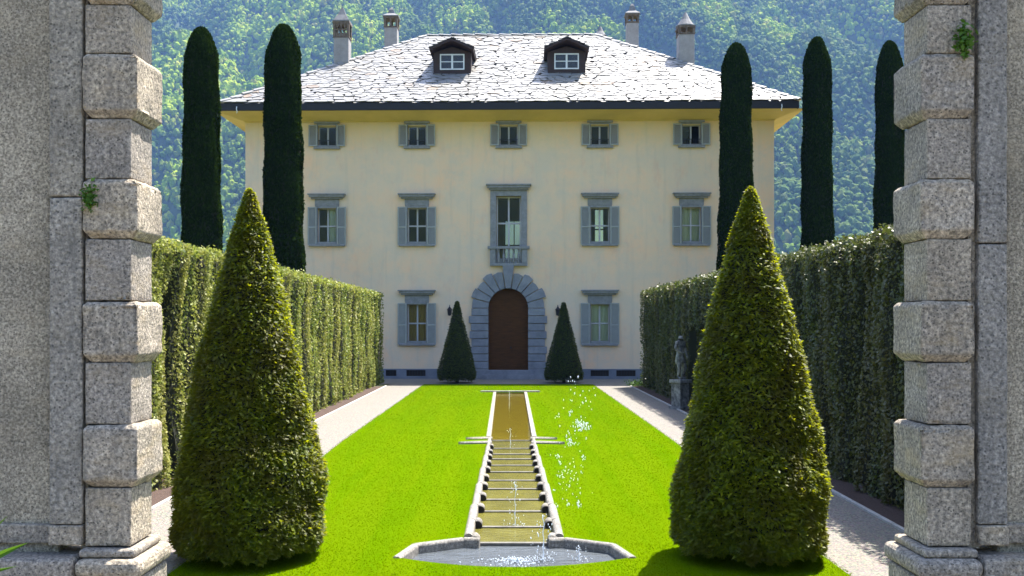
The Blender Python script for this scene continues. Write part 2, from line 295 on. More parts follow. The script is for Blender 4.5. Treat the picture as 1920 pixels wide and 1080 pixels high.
# ------------------------------------------------------------------ hills with forest
def hz(x, y):
    r = np.clip((y - 850) / 250, 0, 1)
    u = x * .92 + y * .42
    rid = 1 - np.abs(np.sin(u / 95.0 + .9 * np.sin(y / 210.) + .6 * np.sin(x / 170.)))
    rid2 = 1 - np.abs(np.sin((x - .25 * y) / 61.0 + 1.3 * np.sin(y / 130. + 1)))
    z = np.maximum(0, y - 850) * .70 + r * (-95 * rid ** 1.6 - 42 * rid2 ** 2 + 26 * np.sin(x / 260. + 1.2) + 9 * np.sin(x / 23. + y / 31.) + 9 * np.sin(y / 19. - x / 41.))
    return np.maximum(z, -3)
gx = np.linspace(-1900, 1900, 300); gy = np.linspace(800, 2200, 160)
X, Y = np.meshgrid(gx, gy); Z = hz(X, Y)
idx = np.arange(X.size).reshape(X.shape)
Fq = np.stack([idx[:-1, :-1], idx[:-1, 1:], idx[1:, 1:], idx[1:, :-1]], -1).reshape(-1, 4)
tag(link('hills', np_mesh('hills', np.stack([X, Y, Z], -1).reshape(-1, 3), Fq, True), M['hill']), kind='structure')
bmi = bmesh.new(); bmesh.ops.create_icosphere(bmi, subdivisions=2, radius=1)
IV = np.array([v.co[:] for v in bmi.verts]); IF = np.array([[v.index for v in f.verts] for f in bmi.faces]); bmi.free()
def crowns():
    P = []
    n = 520000
    x = rng.uniform(-1300, 1400, n); y = rng.uniform(860, 1980, n); z = hz(x, y)
    px = VX + F * x / y; py = VY - F * (z - CZ) / y
    k = (px > -330) & (px < 2250) & (py > -90) & (py < 520) & (z > 2)
    k &= ~((px > 500) & (px < 1410) & (py > 215)); k &= ~((px > 640) & (px < 1280) & (py > 150))
    x, y, z = x[k], y[k], z[k]
    # thin to a spacing
    seen = {}; keep = []
    cell = 5.4
    for i in range(len(x)):
        c_ = (int(x[i] // cell), int(y[i] // cell))
        if c_ in seen: continue
        seen[c_] = 1; keep.append(i)
    x, y, z = x[keep], y[keep], z[keep]; n = len(x)
    r = rng.uniform(2.1, 4.9, n); hgt = rng.uniform(.9, 1.5, n)
    V = IV[None] * (1 + rng.normal(0, .19, (n, len(IV), 1)))
    V = V * np.stack([r, r, r * hgt], 1)[:, None] + np.stack([x, y, z + r * hgt * .9], 1)[:, None]
    Fc = (IF[None] + (np.arange(n) * len(IV))[:, None, None]).reshape(-1, 3)
    print('crowns', n)
    return np_mesh('forest', V.reshape(-1, 3), Fc, False)
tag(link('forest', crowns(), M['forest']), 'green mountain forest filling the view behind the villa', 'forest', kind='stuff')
# mountain across the lake, behind the camera (bounces light, shows in window glass)
gx = np.linspace(-2500, 2500, 70); gy = np.linspace(-2600, -900, 24)
X, Y = np.meshgrid(gx, gy); Z = np.clip((-Y - 900) * .42, 0, 600) * (1 + .2 * np.sin(X / 300)) + 25 * np.sin(X / 120 + Y / 90)
idx = np.arange(X.size).reshape(X.shape)
tag(link('hills', np_mesh('hills', np.stack([X, Y, Z - 20], -1).reshape(-1, 3), np.stack([idx[:-1, :-1], idx[:-1, 1:], idx[1:, 1:], idx[1:, :-1]], -1).reshape(-1, 4), True), M['hill']), kind='structure')
# haze
hm = bpy.data.materials.new('haze'); hm.use_nodes = True; hn = hm.node_tree; hn.nodes.clear()
ho = hn.nodes.new("ShaderNodeOutputMaterial"); pv = hn.nodes.new("ShaderNodeVolumePrincipled")
pv.inputs['Color'].default_value = (.24, .43, .92, 1); pv.inputs['Density'].default_value = .00014; pv.inputs['Anisotropy'].default_value = .0
hn.links.new(pv.outputs[0], ho.inputs['Volume']); hm.cycles.homogeneous_volume = True
tag(MB().box(-3100, 3100, -3100, 3100, -6, 1050).build('haze', hm), 'thin bluish air softening the far mountainside', 'haze', kind='stuff')

# ------------------------------------------------------------------ villa
def bars(m, x0, x1, z0, z1, t, y0, y1):      # rectangular frame
    m.box(x0, x0 + t, y0, y1, z0, z1); m.box(x1 - t, x1, y0, y1, z0, z1)
    m.box(x0 + t, x1 - t, y0, y1, z1 - t, z1); m.box(x0 + t, x1 - t, y0, y1, z0, z0 + t); return m
villa = tag(empty('villa', (0, 46.7, 0), R_(-1.2)), 'large pale yellow villa with slab roof and grey shutters behind the lawn', 'house')
WX = 12.4; WD = 15.1; WT = 12.05
COLS = [-8.53, -4.29, .02, 4.29, 8.56]
openings = []                         # x0,x1,z0,z1
for cx in COLS: openings.append((cx - .42, cx + .42, 10.92, 11.88))
for cx in COLS:
    if cx != COLS[2]: openings.append((cx - .44, cx + .44, 6.34, 8.02))
for cx in (COLS[1], COLS[3]): openings.append((cx - .44, cx + .44, 1.68, 3.50))
openings.append((.02 - .58, .02 + .58, 5.4, 8.56)); openings.append((-.95, .95, 0, 4.30))
xc = sorted(set([-WX, WX] + [v for o in openings for v in o[:2]])); zc = sorted(set([-.3, WT] + [v for o in openings for v in o[2:]]))
m = MB()
for i in range(len(xc) - 1):
    for j in range(len(zc) - 1):
        mx_, mz_ = (xc[i] + xc[i + 1]) / 2, (zc[j] + zc[j + 1]) / 2
        if any(o[0] < mx_ < o[1] and o[2] < mz_ < o[3] for o in openings): continue
        m.quad((xc[i], 0, zc[j]), (xc[i + 1], 0, zc[j]), (xc[i + 1], 0, zc[j + 1]), (xc[i], 0, zc[j + 1]))
for (x0, x1, z0, z1) in openings:     # reveals
    m.quad((x0, 0, z0), (x0, .45, z0), (x0, .45, z1), (x0, 0, z1)); m.quad((x1, 0, z0), (x1, .45, z0), (x1, .45, z1), (x1, 0, z1))
    m.quad((x0, 0, z1), (x1, 0, z1), (x1, .45, z1), (x0, .45, z1)); m.quad((x0, 0, z0), (x1, 0, z0), (x1, .45, z0), (x0, .45, z0))
m.quad((-WX, 0, -.3), (-WX, WD, -.3), (-WX, WD, WT), (-WX, 0, WT)); m.quad((WX, 0, -.3), (WX, WD, -.3), (WX, WD, WT), (WX, 0, WT)); RO = [(-.55, .65, 6.2, 9.0), (5.0, 5.62, 7.4, 9.7)]
xb = sorted(set([-WX, WX] + [v for o in RO for v in o[:2]])); zb2 = sorted(set([-.3, WT] + [v for o in RO for v in o[2:]]))
for i in range(len(xb) - 1):
    for j in range(len(zb2) - 1):
        if any(o[0] < (xb[i] + xb[i + 1]) / 2 < o[1] and o[2] < (zb2[j] + zb2[j + 1]) / 2 < o[3] for o in RO): continue
        m.quad((xb[i], WD, zb2[j]), (xb[i + 1], WD, zb2[j]), (xb[i + 1], WD, zb2[j + 1]), (xb[i], WD, zb2[j + 1]))
m.build('wall', M['plaster'], villa)
for (x0, x1, z0, z1) in openings:
    if z0 == 0: continue
    m = MB()
    if z0 == 5.4 or (z0 == 6.34 and 3.5 < x0 < 4.5):
        a0, a1, b0, b1 = (-1.6, 1.6, 5.0, 10.3) if z0 == 5.4 else (3.2, 6.7, 5.6, 10.2)
        for xx in (a0, a1): m.quad((xx, .46, b0), (xx, WD - .05, b0), (xx, WD - .05, b1), (xx, .46, b1))
        for z_ in (b0, b1): m.quad((a0, .46, z_), (a1, .46, z_), (a1, WD - .05, z_), (a0, WD - .05, z_))
        m.build('interior', M['dark'], villa); m = MB()
        m.quad((a0, .455, b0), (x0, .455, b0), (x0, .455, b1), (a0, .455, b1)); m.quad((x1, .455, b0), (a1, .455, b0), (a1, .455, b1), (x1, .455, b1)); m.build('interior', M['dark'], villa)
        rw = MB(); o = RO[0] if z0 == 5.4 else RO[1]; bars(rw, o[0], o[1], o[2], o[3], .06, WD - .04, WD); xm = (o[0] + o[1]) / 2; rw.box(xm - .03, xm + .03, WD - .038, WD - .002, o[2] + .06, o[3] - .06); zm = o[2] + .45 * (o[3] - o[2]); rw.box(o[0] + .06, xm - .03, WD - .036, WD - .004, zm - .04, zm + .04); rw.box(xm + .03, o[1] - .06, WD - .036, WD - .004, zm - .04, zm + .04); rw.build('rear_casement', M['dwood'], villa)
        continue
    m.quad((x0 - .8, 1.5, z0 - .6), (x1 + .8, 1.5, z0 - .6), (x1 + .8, 1.5, z1 + .4), (x0 - .8, 1.5, z1 + .4))
    for xx in (x0 - .8, x1 + .8): m.quad((xx, .46, z0 - .6), (xx, 1.5, z0 - .6), (xx, 1.5, z1 + .4), (xx, .46, z1 + .4))
    for z_ in (z0 - .6, z1 + .4): m.quad((x0 - .8, .46, z_), (x1 + .8, .46, z_), (x1 + .8, 1.5, z_), (x0 - .8, 1.5, z_))
    m.build('interior', M['dark'], villa)

def curtain(parent, x0, x1, z0, z1, mat):
    n = 24; vs = []
    for i in range(n + 1):
        x = x0 + (x1 - x0) * i / n; yy = .275 + .018 * math.sin(i * 1.7 + x0)
        vs += [(x, yy, z0), (x, yy, z1)]
    MB().add(vs, [(2 * i, 2 * i + 2, 2 * i + 3, 2 * i + 1) for i in range(n)]).build('curtain', mat, parent, True)
def shutter(win, xh, sg, z0, z1, wd, split):
    m = MB(); x0, x1 = sorted((xh, xh + sg * wd)); t = .055
    bars(m, x0, x1, z0, z1, t, -.10, -.055)
    zs = [z0 + t, z1 - t]
    if split:
        zm = z0 + (z1 - z0) * .47; m.box(x0 + t, x1 - t, -.10, -.055, zm - .03, zm + .03); zs = [z0 + t, zm - .03, zm + .03, z1 - t]
    for a, b in zip(zs[::2], zs[1::2]):
        n = max(6, int((b - a) / .045)); h = (b - a) / n
        for k in range(n):
            z = a + k * h
            m.add([(x0 + t, -.095, z), (x1 - t, -.095, z), (x1 - t, -.062, z + h * .95), (x0 + t, -.062, z + h * .95)], [(0, 1, 2, 3)])
    return m.build('shutter', M['shutter'], win)
def window(cx, z0, z1, hw, kind, cur):
    sur = MB(); t = .11 if kind != 'small' else .07
    win = None
    # stone surround
    bars(sur, cx - hw - t, cx + hw + t, z0 - .02, z1 + .10, t, -.05, .10)
    if kind != 'small':
        sur.box(cx - hw - t - .02, cx + hw + t + .02, -.06, .05, z1 + .102, z1 + .42)
    win = sur.build('window', M['wstone'], villa, bevel=.008)
    lm = MB()
    if kind == 'small': lm.box(cx - .60, cx + .60, -.12, .05, z1 + .102, z1 + .19)
    else:
        lm.box(cx - hw - .30, cx + hw + .30, -.16, .04, z1 + .422, z1 + .50); lm.box(cx - hw - .38, cx + hw + .38, -.24, .04, z1 + .503, z1 + .60); lm.box(cx - hw - .44, cx + hw + .44, -.28, .04, z1 + .603, z1 + .655)
    lm.build('lintel', M['wstone'], win)
    MB().box(cx - (.62 if kind == 'small' else .84), cx + (.62 if kind == 'small' else .84), -.13, .06, z0 - .13, z0 - .023).build('sill', M['wstone'], win, bevel=.01)
    zt = z1
    fm = MB(); bars(fm, cx - hw, cx + hw, z0, z1, .04, .22, .28)
    fm.box(cx - .038, cx + .038, .215, .275, z0 + .04, z1 - .04)
    if kind != 'small':
        zm = (z0 + z1) / 2; fm.box(cx - hw + .04, cx - .038, .218, .273, zm - .035, zm + .035); fm.box(cx + .038, cx + hw - .04, .218, .273, zm - .035, zm + .035)
    fm.build('casement', M['casement'], win)
    MB().box(cx - hw + .03, cx + hw - .03, .232, .238, z0 + .03, z1 - .03).build('pane', M['glass'], win)
    if kind == 'small':
        gm = MB()
        for k in range(9): gm.box(cx - hw + .05 + k * (2 * hw - .1) / 8 - .008, cx - hw + .05 + k * (2 * hw - .1) / 8 + .008, .02, .036, z0, z0 + .27)
        gm.box(cx - hw, cx + hw, .018, .038, z0 + .27, z0 + .30); gm.build('railing', M['iron'], win)
    wd = .40 if kind == 'small' else .42
    for sg in (-1, 1): shutter(win, cx + sg * (hw + .04), sg, z0 - (.0 if kind == 'small' else .08), z1 + .04, wd, kind != 'small')
    if 'L' in cur: curtain(win, cx - hw, cx - .02, z0, z1, M['curtain'])
    if 'R' in cur: curtain(win, cx + .02, cx + hw, z0, z1, M['curtain'])
    if 'B' in cur: curtain(win, cx - hw, cx + hw, z0, z1, M['curtain_brown'])
    if 'P' in cur: curtain(win, cx + .02, cx + hw, z0, z1, M['curtain_pale'])
for cx in COLS: window(cx, 10.92, 11.88, .42, 'small', '')
for cx, c_ in zip((COLS[0], COLS[1], COLS[3], COLS[4]), ('P', '', '', 'LR')): window(cx, 6.34, 8.02, .44, 'tall', c_)
for cx, c_ in zip((COLS[1], COLS[3]), ('B', 'LR')): window(cx, 1.68, 3.50, .44, 'tall', c_)
# balcony window
cx = .02; sur = MB(); bars(sur, cx - .86, cx + .86, 5.30, 8.84, .28, -.07, .12)
bw = sur.build('window', M['wstone'], villa, bevel=.01)
lm = MB(); lm.box(cx - .92, cx + .92, -.16, .04, 8.843, 8.93); lm.box(cx - 1.0, cx + 1.0, -.24, .04, 8.933, 9.04); lm.box(cx - 1.06, cx + 1.06, -.28, .04, 9.043, 9.10); lm.build('lintel', M['wstone'], bw)
fm = MB(); bars(fm, cx - .57, cx + .57, 5.6, 8.55, .06, .24, .30); fm.box(cx - .04, cx + .04, .235, .295, 5.66, 8.49)
for z in (7.30, ): fm.box(cx - .51, cx - .04, .238, .293, z - .04, z + .04); fm.box(cx + .04, cx + .51, .238, .293, z - .04, z + .04)
fm.build('casement', M['casement'], bw); MB().box(cx - .55, cx + .55, .262, .268, 5.62, 8.53).build('pane', M['glass'], bw)
bal = MB().box(cx - .98, cx + .98, -.24, -.073, 6.07, 6.20).box(cx - .88, cx + .88, -.20, -.073, 5.28, 5.42)
bal.box(cx - .87, cx - .62, -.19, -.075, 5.423, 6.067).box(cx + .62, cx + .87, -.19, -.075, 5.423, 6.067); bo = bal.build('balustrade', M['wstone'], villa, bevel=.01)
for k in range(5):
    x = cx - .46 + k * .23
    MB().lathe([(.03, 5.42), (.055, 5.46), (.03, 5.52), (.065, 5.68), (.05, 5.80), (.025, 5.95), (.05, 6.02), (.05, 6.07)], 10, (x, -.13)).build('baluster', M['wstone'], bo, True)
# portal
m = MB(); r0, r1, zs = .93, 1.78, 3.30
nb = 11
for k in range(nb):
    a0 = math.pi * k / nb + .012; a1 = math.pi * (k + 1) / nb - .012
    ro = r1 + (0.30 if k == nb // 2 else (.05 if k % 2 else -.06) + random.uniform(-.04, .04)); pj = -.22 if k == nb // 2 else (-.14 if k % 2 else -.12)
    poly = [(r0 * math.cos(a0), zs + r0 * math.sin(a0)), (ro * math.cos(a0), zs + ro * math.sin(a0) * .97), (ro * math.cos((a0 + a1) / 2), zs + ro * math.sin((a0 + a1) / 2)), (ro * math.cos(a1), zs + ro * math.sin(a1) * .97), (r0 * math.cos(a1), zs + r0 * math.sin(a1)), (r0 * math.cos((a0 + a1) / 2), zs + r0 * math.sin((a0 + a1) / 2))]
    m.prism(poly, pj, .2)
zb = .45; n = 8; h = (zs - zb) / n
for sg in (-1, 1):
    for k in range(n):
        wv = (1.82 if k % 2 == 0 else 1.72) + random.uniform(-.03, .03)
        x0, x1 = sorted((sg * .93, sg * wv)); m.box(x0, x1, -.13 if k % 2 else -.15, .2, zb + k * h + .012, zb + (k + 1) * h - .012)
    x0, x1 = sorted((sg * .93, sg * 1.78)); m.box(x0, x1, -.17, .2, -.05, zb)
pt = m.build('portal', M['portal'], villa, bevel=.018)
arc = [(.94 * math.cos(math.pi * k / 20), zs + .94 * math.sin(math.pi * k / 20)) for k in range(21)]
dm = MB().prism([(.94, .40)] + arc + [(-.94, .40)], .25, .32); dr = dm.build('door', M['door'], villa)
dp = MB()
for sg in (-1, 1):
    for (za, zb_) in ((.55, 1.2), (1.3, 2.1), (2.2, 3.1)):
        x0, x1 = sorted((sg * .10, sg * .82)); bars(dp, x0, x1, za, zb_, .05, .22, .249); 
dp.box(-.03, .03, .215, .249, .42, 4.2); dp.build('door_panel', M['door'], dr)
MB().lathe([(.01, -.05), (.035, -.02), (.035, .02), (.01, .05)], 8, (0, 0)).build('handle', M['iron'], dr, True, loc=(.12, .20, 1.45))
MB().box(-1.2, 1.2, -.55, .2, -.05, .20).box(-1.05, 1.05, -.30, .3, .203, .40).build('doorstep', M['portal'], villa, bevel=.012)
# plinth with vents
def plin(x0, x1): m.box(x0, x1, -.10, .0, -.05, .46)
vents = [(-5.75, -5.25), (-4.78, -3.88), (3.85, 4.7), (5.05, 5.95)]
edges = [-WX - .08, -1.83]
for seg in ((-WX - .08, -1.83), (1.83, WX + .08)):
    x = seg[0]; m = MB()
    for v in vents:
        if seg[0] < v[0] < seg[1]:
            plin(x, v[0]); m.box(v[0], v[1], -.10, 0, -.05, .12); m.box(v[0], v[1], -.10, 0, .40, .46); x = v[1]
    plin(x, seg[1]); m.build('plinth', M['plinth'], villa, bevel=.006)
for v in vents:
    vo = MB().box(v[0], v[1], -.02, -.005, .12, .40).build('vent', M['dark'], villa)
    g = MB()
    for k in range(1, 7): xx = v[0] + (v[1] - v[0]) * k / 7; g.box(xx - .01, xx + .01, -.06, -.03, .121, .399)
    g.build('grille', M['iron'], vo)
# cornice (concave flare up to the eaves)
m = MB(); prof = [(0, 12.05), (-.05, 12.06), (-.05, 12.10), (-.10, 12.12), (-.28, 12.18), (-.55, 12.26), (-.85, 12.33), (-1.12, 12.37)]
def ring(off, z): return [(-WX + off, off, z), (WX - off, off, z), (WX - off, WD - off, z), (-WX + off, WD - off, z)]
rs = [ring(o, z) for o, z in prof]
for a, b in zip(rs[:-1], rs[1:]):
    for i in range(4): j = (i + 1) % 4; m.quad(a[i], a[j], b[j], b[i])
m.build('cornice', M['cornice'], villa, True)
EX = 13.27; EY0 = -1.2; EY1 = WD + 1.2; RY = (EY0 + EY1) / 2; RX = 4.6; EZ = 12.72; RZ = 18.28
m = MB()
m.box(-EX + .03, EX - .03, EY0 - .02, EY0 + .07, 12.36, 12.70); m.box(-EX + .03, -EX + .12, EY0 + .07, EY1, 12.36, 12.70); m.box(EX - .12, EX - .03, EY0 + .07, EY1, 12.36, 12.70)
gut = m.build('gutter', M['gutter'], villa, bevel=.03)
for sg in (-1, 1):
    MB().tube([(sg * 12.45, EY0 - .02, 12.55), (sg * 12.45, EY0 - .07, 12.42), (sg * 12.42, EY0 - .04, 12.30), (sg * 12.47, EY0 + .02, 12.26)], .022, 6).build('gutter_hook', M['white'], gut)
E = [(-EX, EY0, EZ), (EX, EY0, EZ), (EX, EY1, EZ), (-EX, EY1, EZ)]; A, B = (-RX, RY, RZ), (RX, RY, RZ)
m = MB(); lo = lambda p: (p[0], p[1], p[2] - .06)
m.add([lo(p) for p in E + [A, B]], [(0, 1, 5, 4), (1, 2, 5), (2, 3, 4, 5), (3, 0, 4), (0, 3, 2, 1)])
roof = m.build('roof', M['roof'], villa)
def slab_field(A0, B0, A1, B1, rows=33):
    A0, B0, A1, B1 = map(Vector, (A0, B0, A1, B1)); mb = MB()
    n = (B0 - A0).cross(A1 - A0).normalized(); n = n if n.z > 0 else -n
    U = (B0 - A0).normalized(); 
    for r in range(rows):
        v0 = r / rows; v1 = min(1.0, (r + 1.5) / rows)
        p0, p1 = A0.lerp(A1, v0), B0.lerp(B1, v0); q0, q1 = A0.lerp(A1, v1), B0.lerp(B1, v1)
        a0, a1 = (p0 - A0).dot(U), (p1 - A0).dot(U); b0, b1 = (q0 - A0).dot(U), (q1 - A0).dot(U)
        x = a0 - random.uniform(0, .4) if r else a0
        basep = p0 - U * a0; baseq = q0 - U * b0; up = (baseq - basep)
        while x < a1 - .02:
            wdt = random.uniform(.26, .62); x2 = min(a1, x + wdt)
            jb = [random.uniform(-.22, .26) for _ in range(2)] if r else [random.uniform(-.03, .0)] * 2
            xl = max(x + .005, a0); xr = x2 - .005
            if xr - xl > .05:
                mid = random.uniform(.3, .7); jm = random.uniform(-.28, .12) if r else -.01
                sk = random.uniform(-.26, .26)
                tl, trr = min(max(xl + sk, b0), b1), min(max(xr + sk, b0), b1)
                th = random.uniform(.018, .04); lift = random.uniform(.025, .05); tw = random.uniform(-.010, .010)
                bot = [basep + U * xl + up * jb[0], basep + U * (xl + (xr - xl) * mid) + up * (jm - .05), basep + U * xr + up * jb[1]]
                top = [baseq + U * trr + up * 0, baseq + U * tl]
                lv = [lift + tw, lift, lift - tw, .005, .005]
                pts = [p + n * l for p, l in zip(bot + top, lv)]; k = 5
                vs = [p + n * th for p in pts] + pts
                mb.add(vs, [tuple(range(k)), tuple(range(2 * k - 1, k - 1, -1))] + [((i + 1) % k, i, i + k, (i + 1) % k + k) for i in range(k)])
            x = x2
    return mb
slabs = MB()
for q in ((E[0], E[1], A, B), (E[1], E[2], B, B), (E[2], E[3], B, A), (E[3], E[0], A, A)):
    f = slab_field(*q); slabs.add(f.v, f.f)
slabs.build('roof_slabs', M['roof'], roof)
m = MB()
def caps(P, Q, wd=.16):
    P, Q = Vector(P), Vector(Q); L = (Q - P).length; n = int(L / .62); d = (Q - P).normalized(); sd = d.cross(Vector((0, 0, 1))).normalized(); up = sd.cross(d)
    for k in range(n):
        a = P + d * (k * L / n + .01); b = P + d * ((k + 1) * L / n + .05); j = random.uniform(-.01, .02)
        vs = []
        for p, l in ((a, .10 + j), (b, .05 + j)):
            vs += [p - sd * wd + up * (l - .04), p + up * (l + .03), p + sd * wd + up * (l - .04), p + sd * wd + up * (l - .09), p + up * (l - .03), p - sd * wd + up * (l - .09)]
        m.add(vs, [(0, 1, 2, 3, 4, 5), (11, 10, 9, 8, 7, 6)] + [((i + 1) % 6, i, i + 6, (i + 1) % 6 + 6) for i in range(6)])
for e, r in ((E[0], A), (E[1], B), (E[2], B), (E[3], A)): caps(e, r)
caps(A, B); m.build('ridge_stones', M['roof'], roof)
# dormers
def to_local(px, py, y):              # pixel on the depth plane y (villa local) -> local x, z
    d = 46.7 + y; return (px - VX) / F * d, CZ + (VY - py) / F * d
for (p0, p1) in ((822, 868), (1037, 1082)):
    y = 2.0; cx = ((p0 + p1) / 2 - VX) / F * 48.7 + .03; zb = 14.98; hw = .62
    zr = lambda yy: EZ + (yy - EY0) * (RZ - EZ) / (RY - EY0)
    m = MB(); hw2 = .92; ze = zb + .88; zp = zb + 1.16
    m.prism([(cx - hw2, zb - .45), (cx + hw2, zb - .45), (cx + hw2, ze), (cx, zp), (cx - hw2, ze)], y, y + 3.0)
    dw = m.build('dormer', M['dwood'], villa)
    m = MB(); t = .09
    for sg in (-1, 1):
        e0 = Vector((cx + sg * 1.07, 0, ze - .02)); e1 = Vector((cx + sg * .30, 0, zp + .07)); pk = Vector((cx, 0, zp + .16))
        for a, b in ((e0, e1), (e1, pk)):
            m.add([(a.x, y - .50, a.z), (b.x, y - .50, b.z), (b.x, y + 3.2, b.z), (a.x, y + 3.2, a.z), (a.x, y - .50, a.z + t), (b.x, y - .50, b.z + t), (b.x, y + 3.2, b.z + t), (a.x, y + 3.2, a.z + t)],
                  [(0, 1, 2, 3), (4, 7, 6, 5), (0, 4, 5, 1), (1, 5, 6, 2), (2, 6, 7, 3), (3, 7, 4, 0)])
        for k in range(0):             # ragged slab edges
            f0, f1 = k / 7, (k + 1) / 7; a = e0.lerp(pk, f0); b = e0.lerp(pk, f1)
            m.box(min(a.x, b.x), max(a.x, b.x) - .01, y - .25 - random.uniform(.02, .12), y + .1, (a.z + b.z) / 2 + t - .02, (a.z + b.z) / 2 + t + .05)
    m.build('dormer_roof', M['dwood'], dw)
    dsl = MB()
    for sg in (-1, 1):
        e0 = Vector((cx + sg * 1.10, 0, ze + .08)); pk = Vector((cx, 0, zp + .27))
        for k in range(5):
            a = e0.lerp(pk, k / 5); b = e0.lerp(pk, (k + 1.15) / 5); yy = y - .49
            while yy < y + 3.0:
                l = random.uniform(.4, .8); u = random.uniform(0, .03); ra = random.uniform(-.03, .02)
                dsl.add([(a.x, yy + ra, a.z + .03 + u), (b.x, yy, b.z + u), (b.x, yy + l, b.z + u), (a.x, yy + l, a.z + .03 + u), (a.x, yy + ra, a.z + .07 + u), (b.x, yy, b.z + .04 + u), (b.x, yy + l, b.z + .04 + u), (a.x, yy + l, a.z + .07 + u)], [(0, 3, 2, 1), (4, 5, 6, 7), (0, 1, 5, 4), (1, 2, 6, 5), (2, 3, 7, 6), (3, 0, 4, 7)]); yy += l + .01
    dsl.build('dormer_slabs', M['dslab'], dw)
    fm = MB(); bars(fm, cx - .60, cx + .60, zb + .03, zb + .80, .06, y - .03, y + .02); fm.box(cx - .045, cx + .045, y - .035, y + .015, zb + .09, zb + .74)
    for sg in (-1, 1): x0, x1 = sorted((cx + sg * .045, cx + sg * .54)); fm.box(x0, x1, y - .028, y + .012, zb + .40, zb + .44)
    fm.build('dormer_window', M['white'], dw)
    MB().box(cx - .55, cx + .55, y - .012, y - .006, zb + .07, zb + .76).build('pane', M['glass'], dw)
# chimneys
def chimney(px, y, wpx, py_shaft, py_open, py_tip, style, zbot):
    x, zs_ = to_local(px, py_shaft, y); _, zo = to_local(px, py_open, y); _, zt = to_local(px, py_tip, y); h = wpx / F * (46.7 + y) / 2
    ch = MB().box(x - h, x + h, y - h, y + h, zbot, zs_).build('chimney', M['chim'], villa, bevel=.02)
    m = MB(); hh = h + .03
    m.box(x - hh, x + hh, y - hh, y + hh, zs_ + .002, zs_ + .07); m.box(x - hh - .02, x + hh + .02, y - hh - .02, y + hh + .02, zo - .10, zo)
    za, zb_ = zs_ + .072, zo - .102; q = hh * .30
    for sx in (-1, 1):
        for sy in (-1, 1): x0, x1 = sorted((x + sx * hh, x + sx * (hh - q))); y0, y1 = sorted((y + sy * hh, y + sy * (hh - q))); m.box(x0, x1, y0, y1, za, zb_)
    for sy in (-1, 1):
        y0, y1 = sorted((y + sy * hh, y + sy * (hh - .08)))
        if style == 'tri':
            zm = (za + zb_) / 2; m.box(x - hh + q, x + hh - q, y0, y1, zm - .03, zm + .03)
            for k in range(3):
                c0 = x - hh + q + (2 * hh - 2 * q) * (k + .5) / 3; ww = (hh - q) / 3
                m.prism([(c0 - ww, za), (c0 + ww, za), (c0, zm - .03)], y0, y1); m.prism([(c0 - ww, zb_), (c0, zm + .03), (c0 + ww, zb_)], y0, y1)
        else: m.box(x - .045, x + .045, y0, y1, za, zb_)
    m.build('chimney_vent', M['brick'], ch)
    hw = h + (.10 if style == 'wide' else .06)
    prof = [(hw * 1.38, zo + .003), (hw * 1.38, zo + .06)] + ([(hw * .85, zo + .18), (hw * .62, zo + .4 * (zt - zo)), (hw * .40, zo + .8 * (zt - zo)), (.07, zt)] if style == 'wide' else [(hw * 1.25, zo + .07), (hw * .68, zo + .5 * (zt - zo)), (.07, zt)])
    seg = 4 if style != 'round' else 14; mm = MB()
    vs = []; 
    for (r, z) in prof:
        for k in range(seg):
            a = 2 * math.pi * (k + .5) / seg; rr = r if seg == 4 else r * .8
            vs.append((x + rr * math.cos(a), y + rr * math.sin(a), z))
    n = len(prof); fs = [(i * seg + k, i * seg + (k + 1) % seg, (i + 1) * seg + (k + 1) % seg, (i + 1) * seg + k) for i in range(n - 1) for k in range(seg)] + [tuple(range(seg - 1, -1, -1)), tuple((n - 1) * seg + k for k in range(seg))]
    mm.add(vs, fs).build('chimney_cap', M['chimcap'], ch)
chimney(638, 3.9, 28, 72, 42, 13, 'tri', 14.0)
chimney(726, 11.2, 24, 53, 33, 14, 'wide', 14.0)
chimney(1177, 11.2, 22, 47, 31, 9, 'wide', 14.0)
chimney(1281, 3.9, 29, 70, 54, 26, 'round', 14.0)
chimney(1117, 12.5, 18, 82, 70, 51, 'round', 14.0)

def lantern(px, py):
    x = (px - VX) / F * 46.5; z = CZ + (VY - py) / F * 46.5
    r = tag(empty('wall_lantern', (x, 46.5, z)), 'small black lantern on the villa wall %s of the arched door' % ('left' if px < 950 else 'right'), 'lantern', 'lanterns beside the door')
    MB().lathe([(.03, -.20), (.085, -.17), (.11, .08), (.13, .09), (.06, .17), (.015, .24)], 6).build('lantern_body', M['iron'], r)
    MB().tube([(0, 0, .22), (0, .03, .30), (0, .14, .27), (0, .17, .12)], .014, 6).build('bracket', M['iron'], r)
lantern(843, 584); lantern(1046, 584)

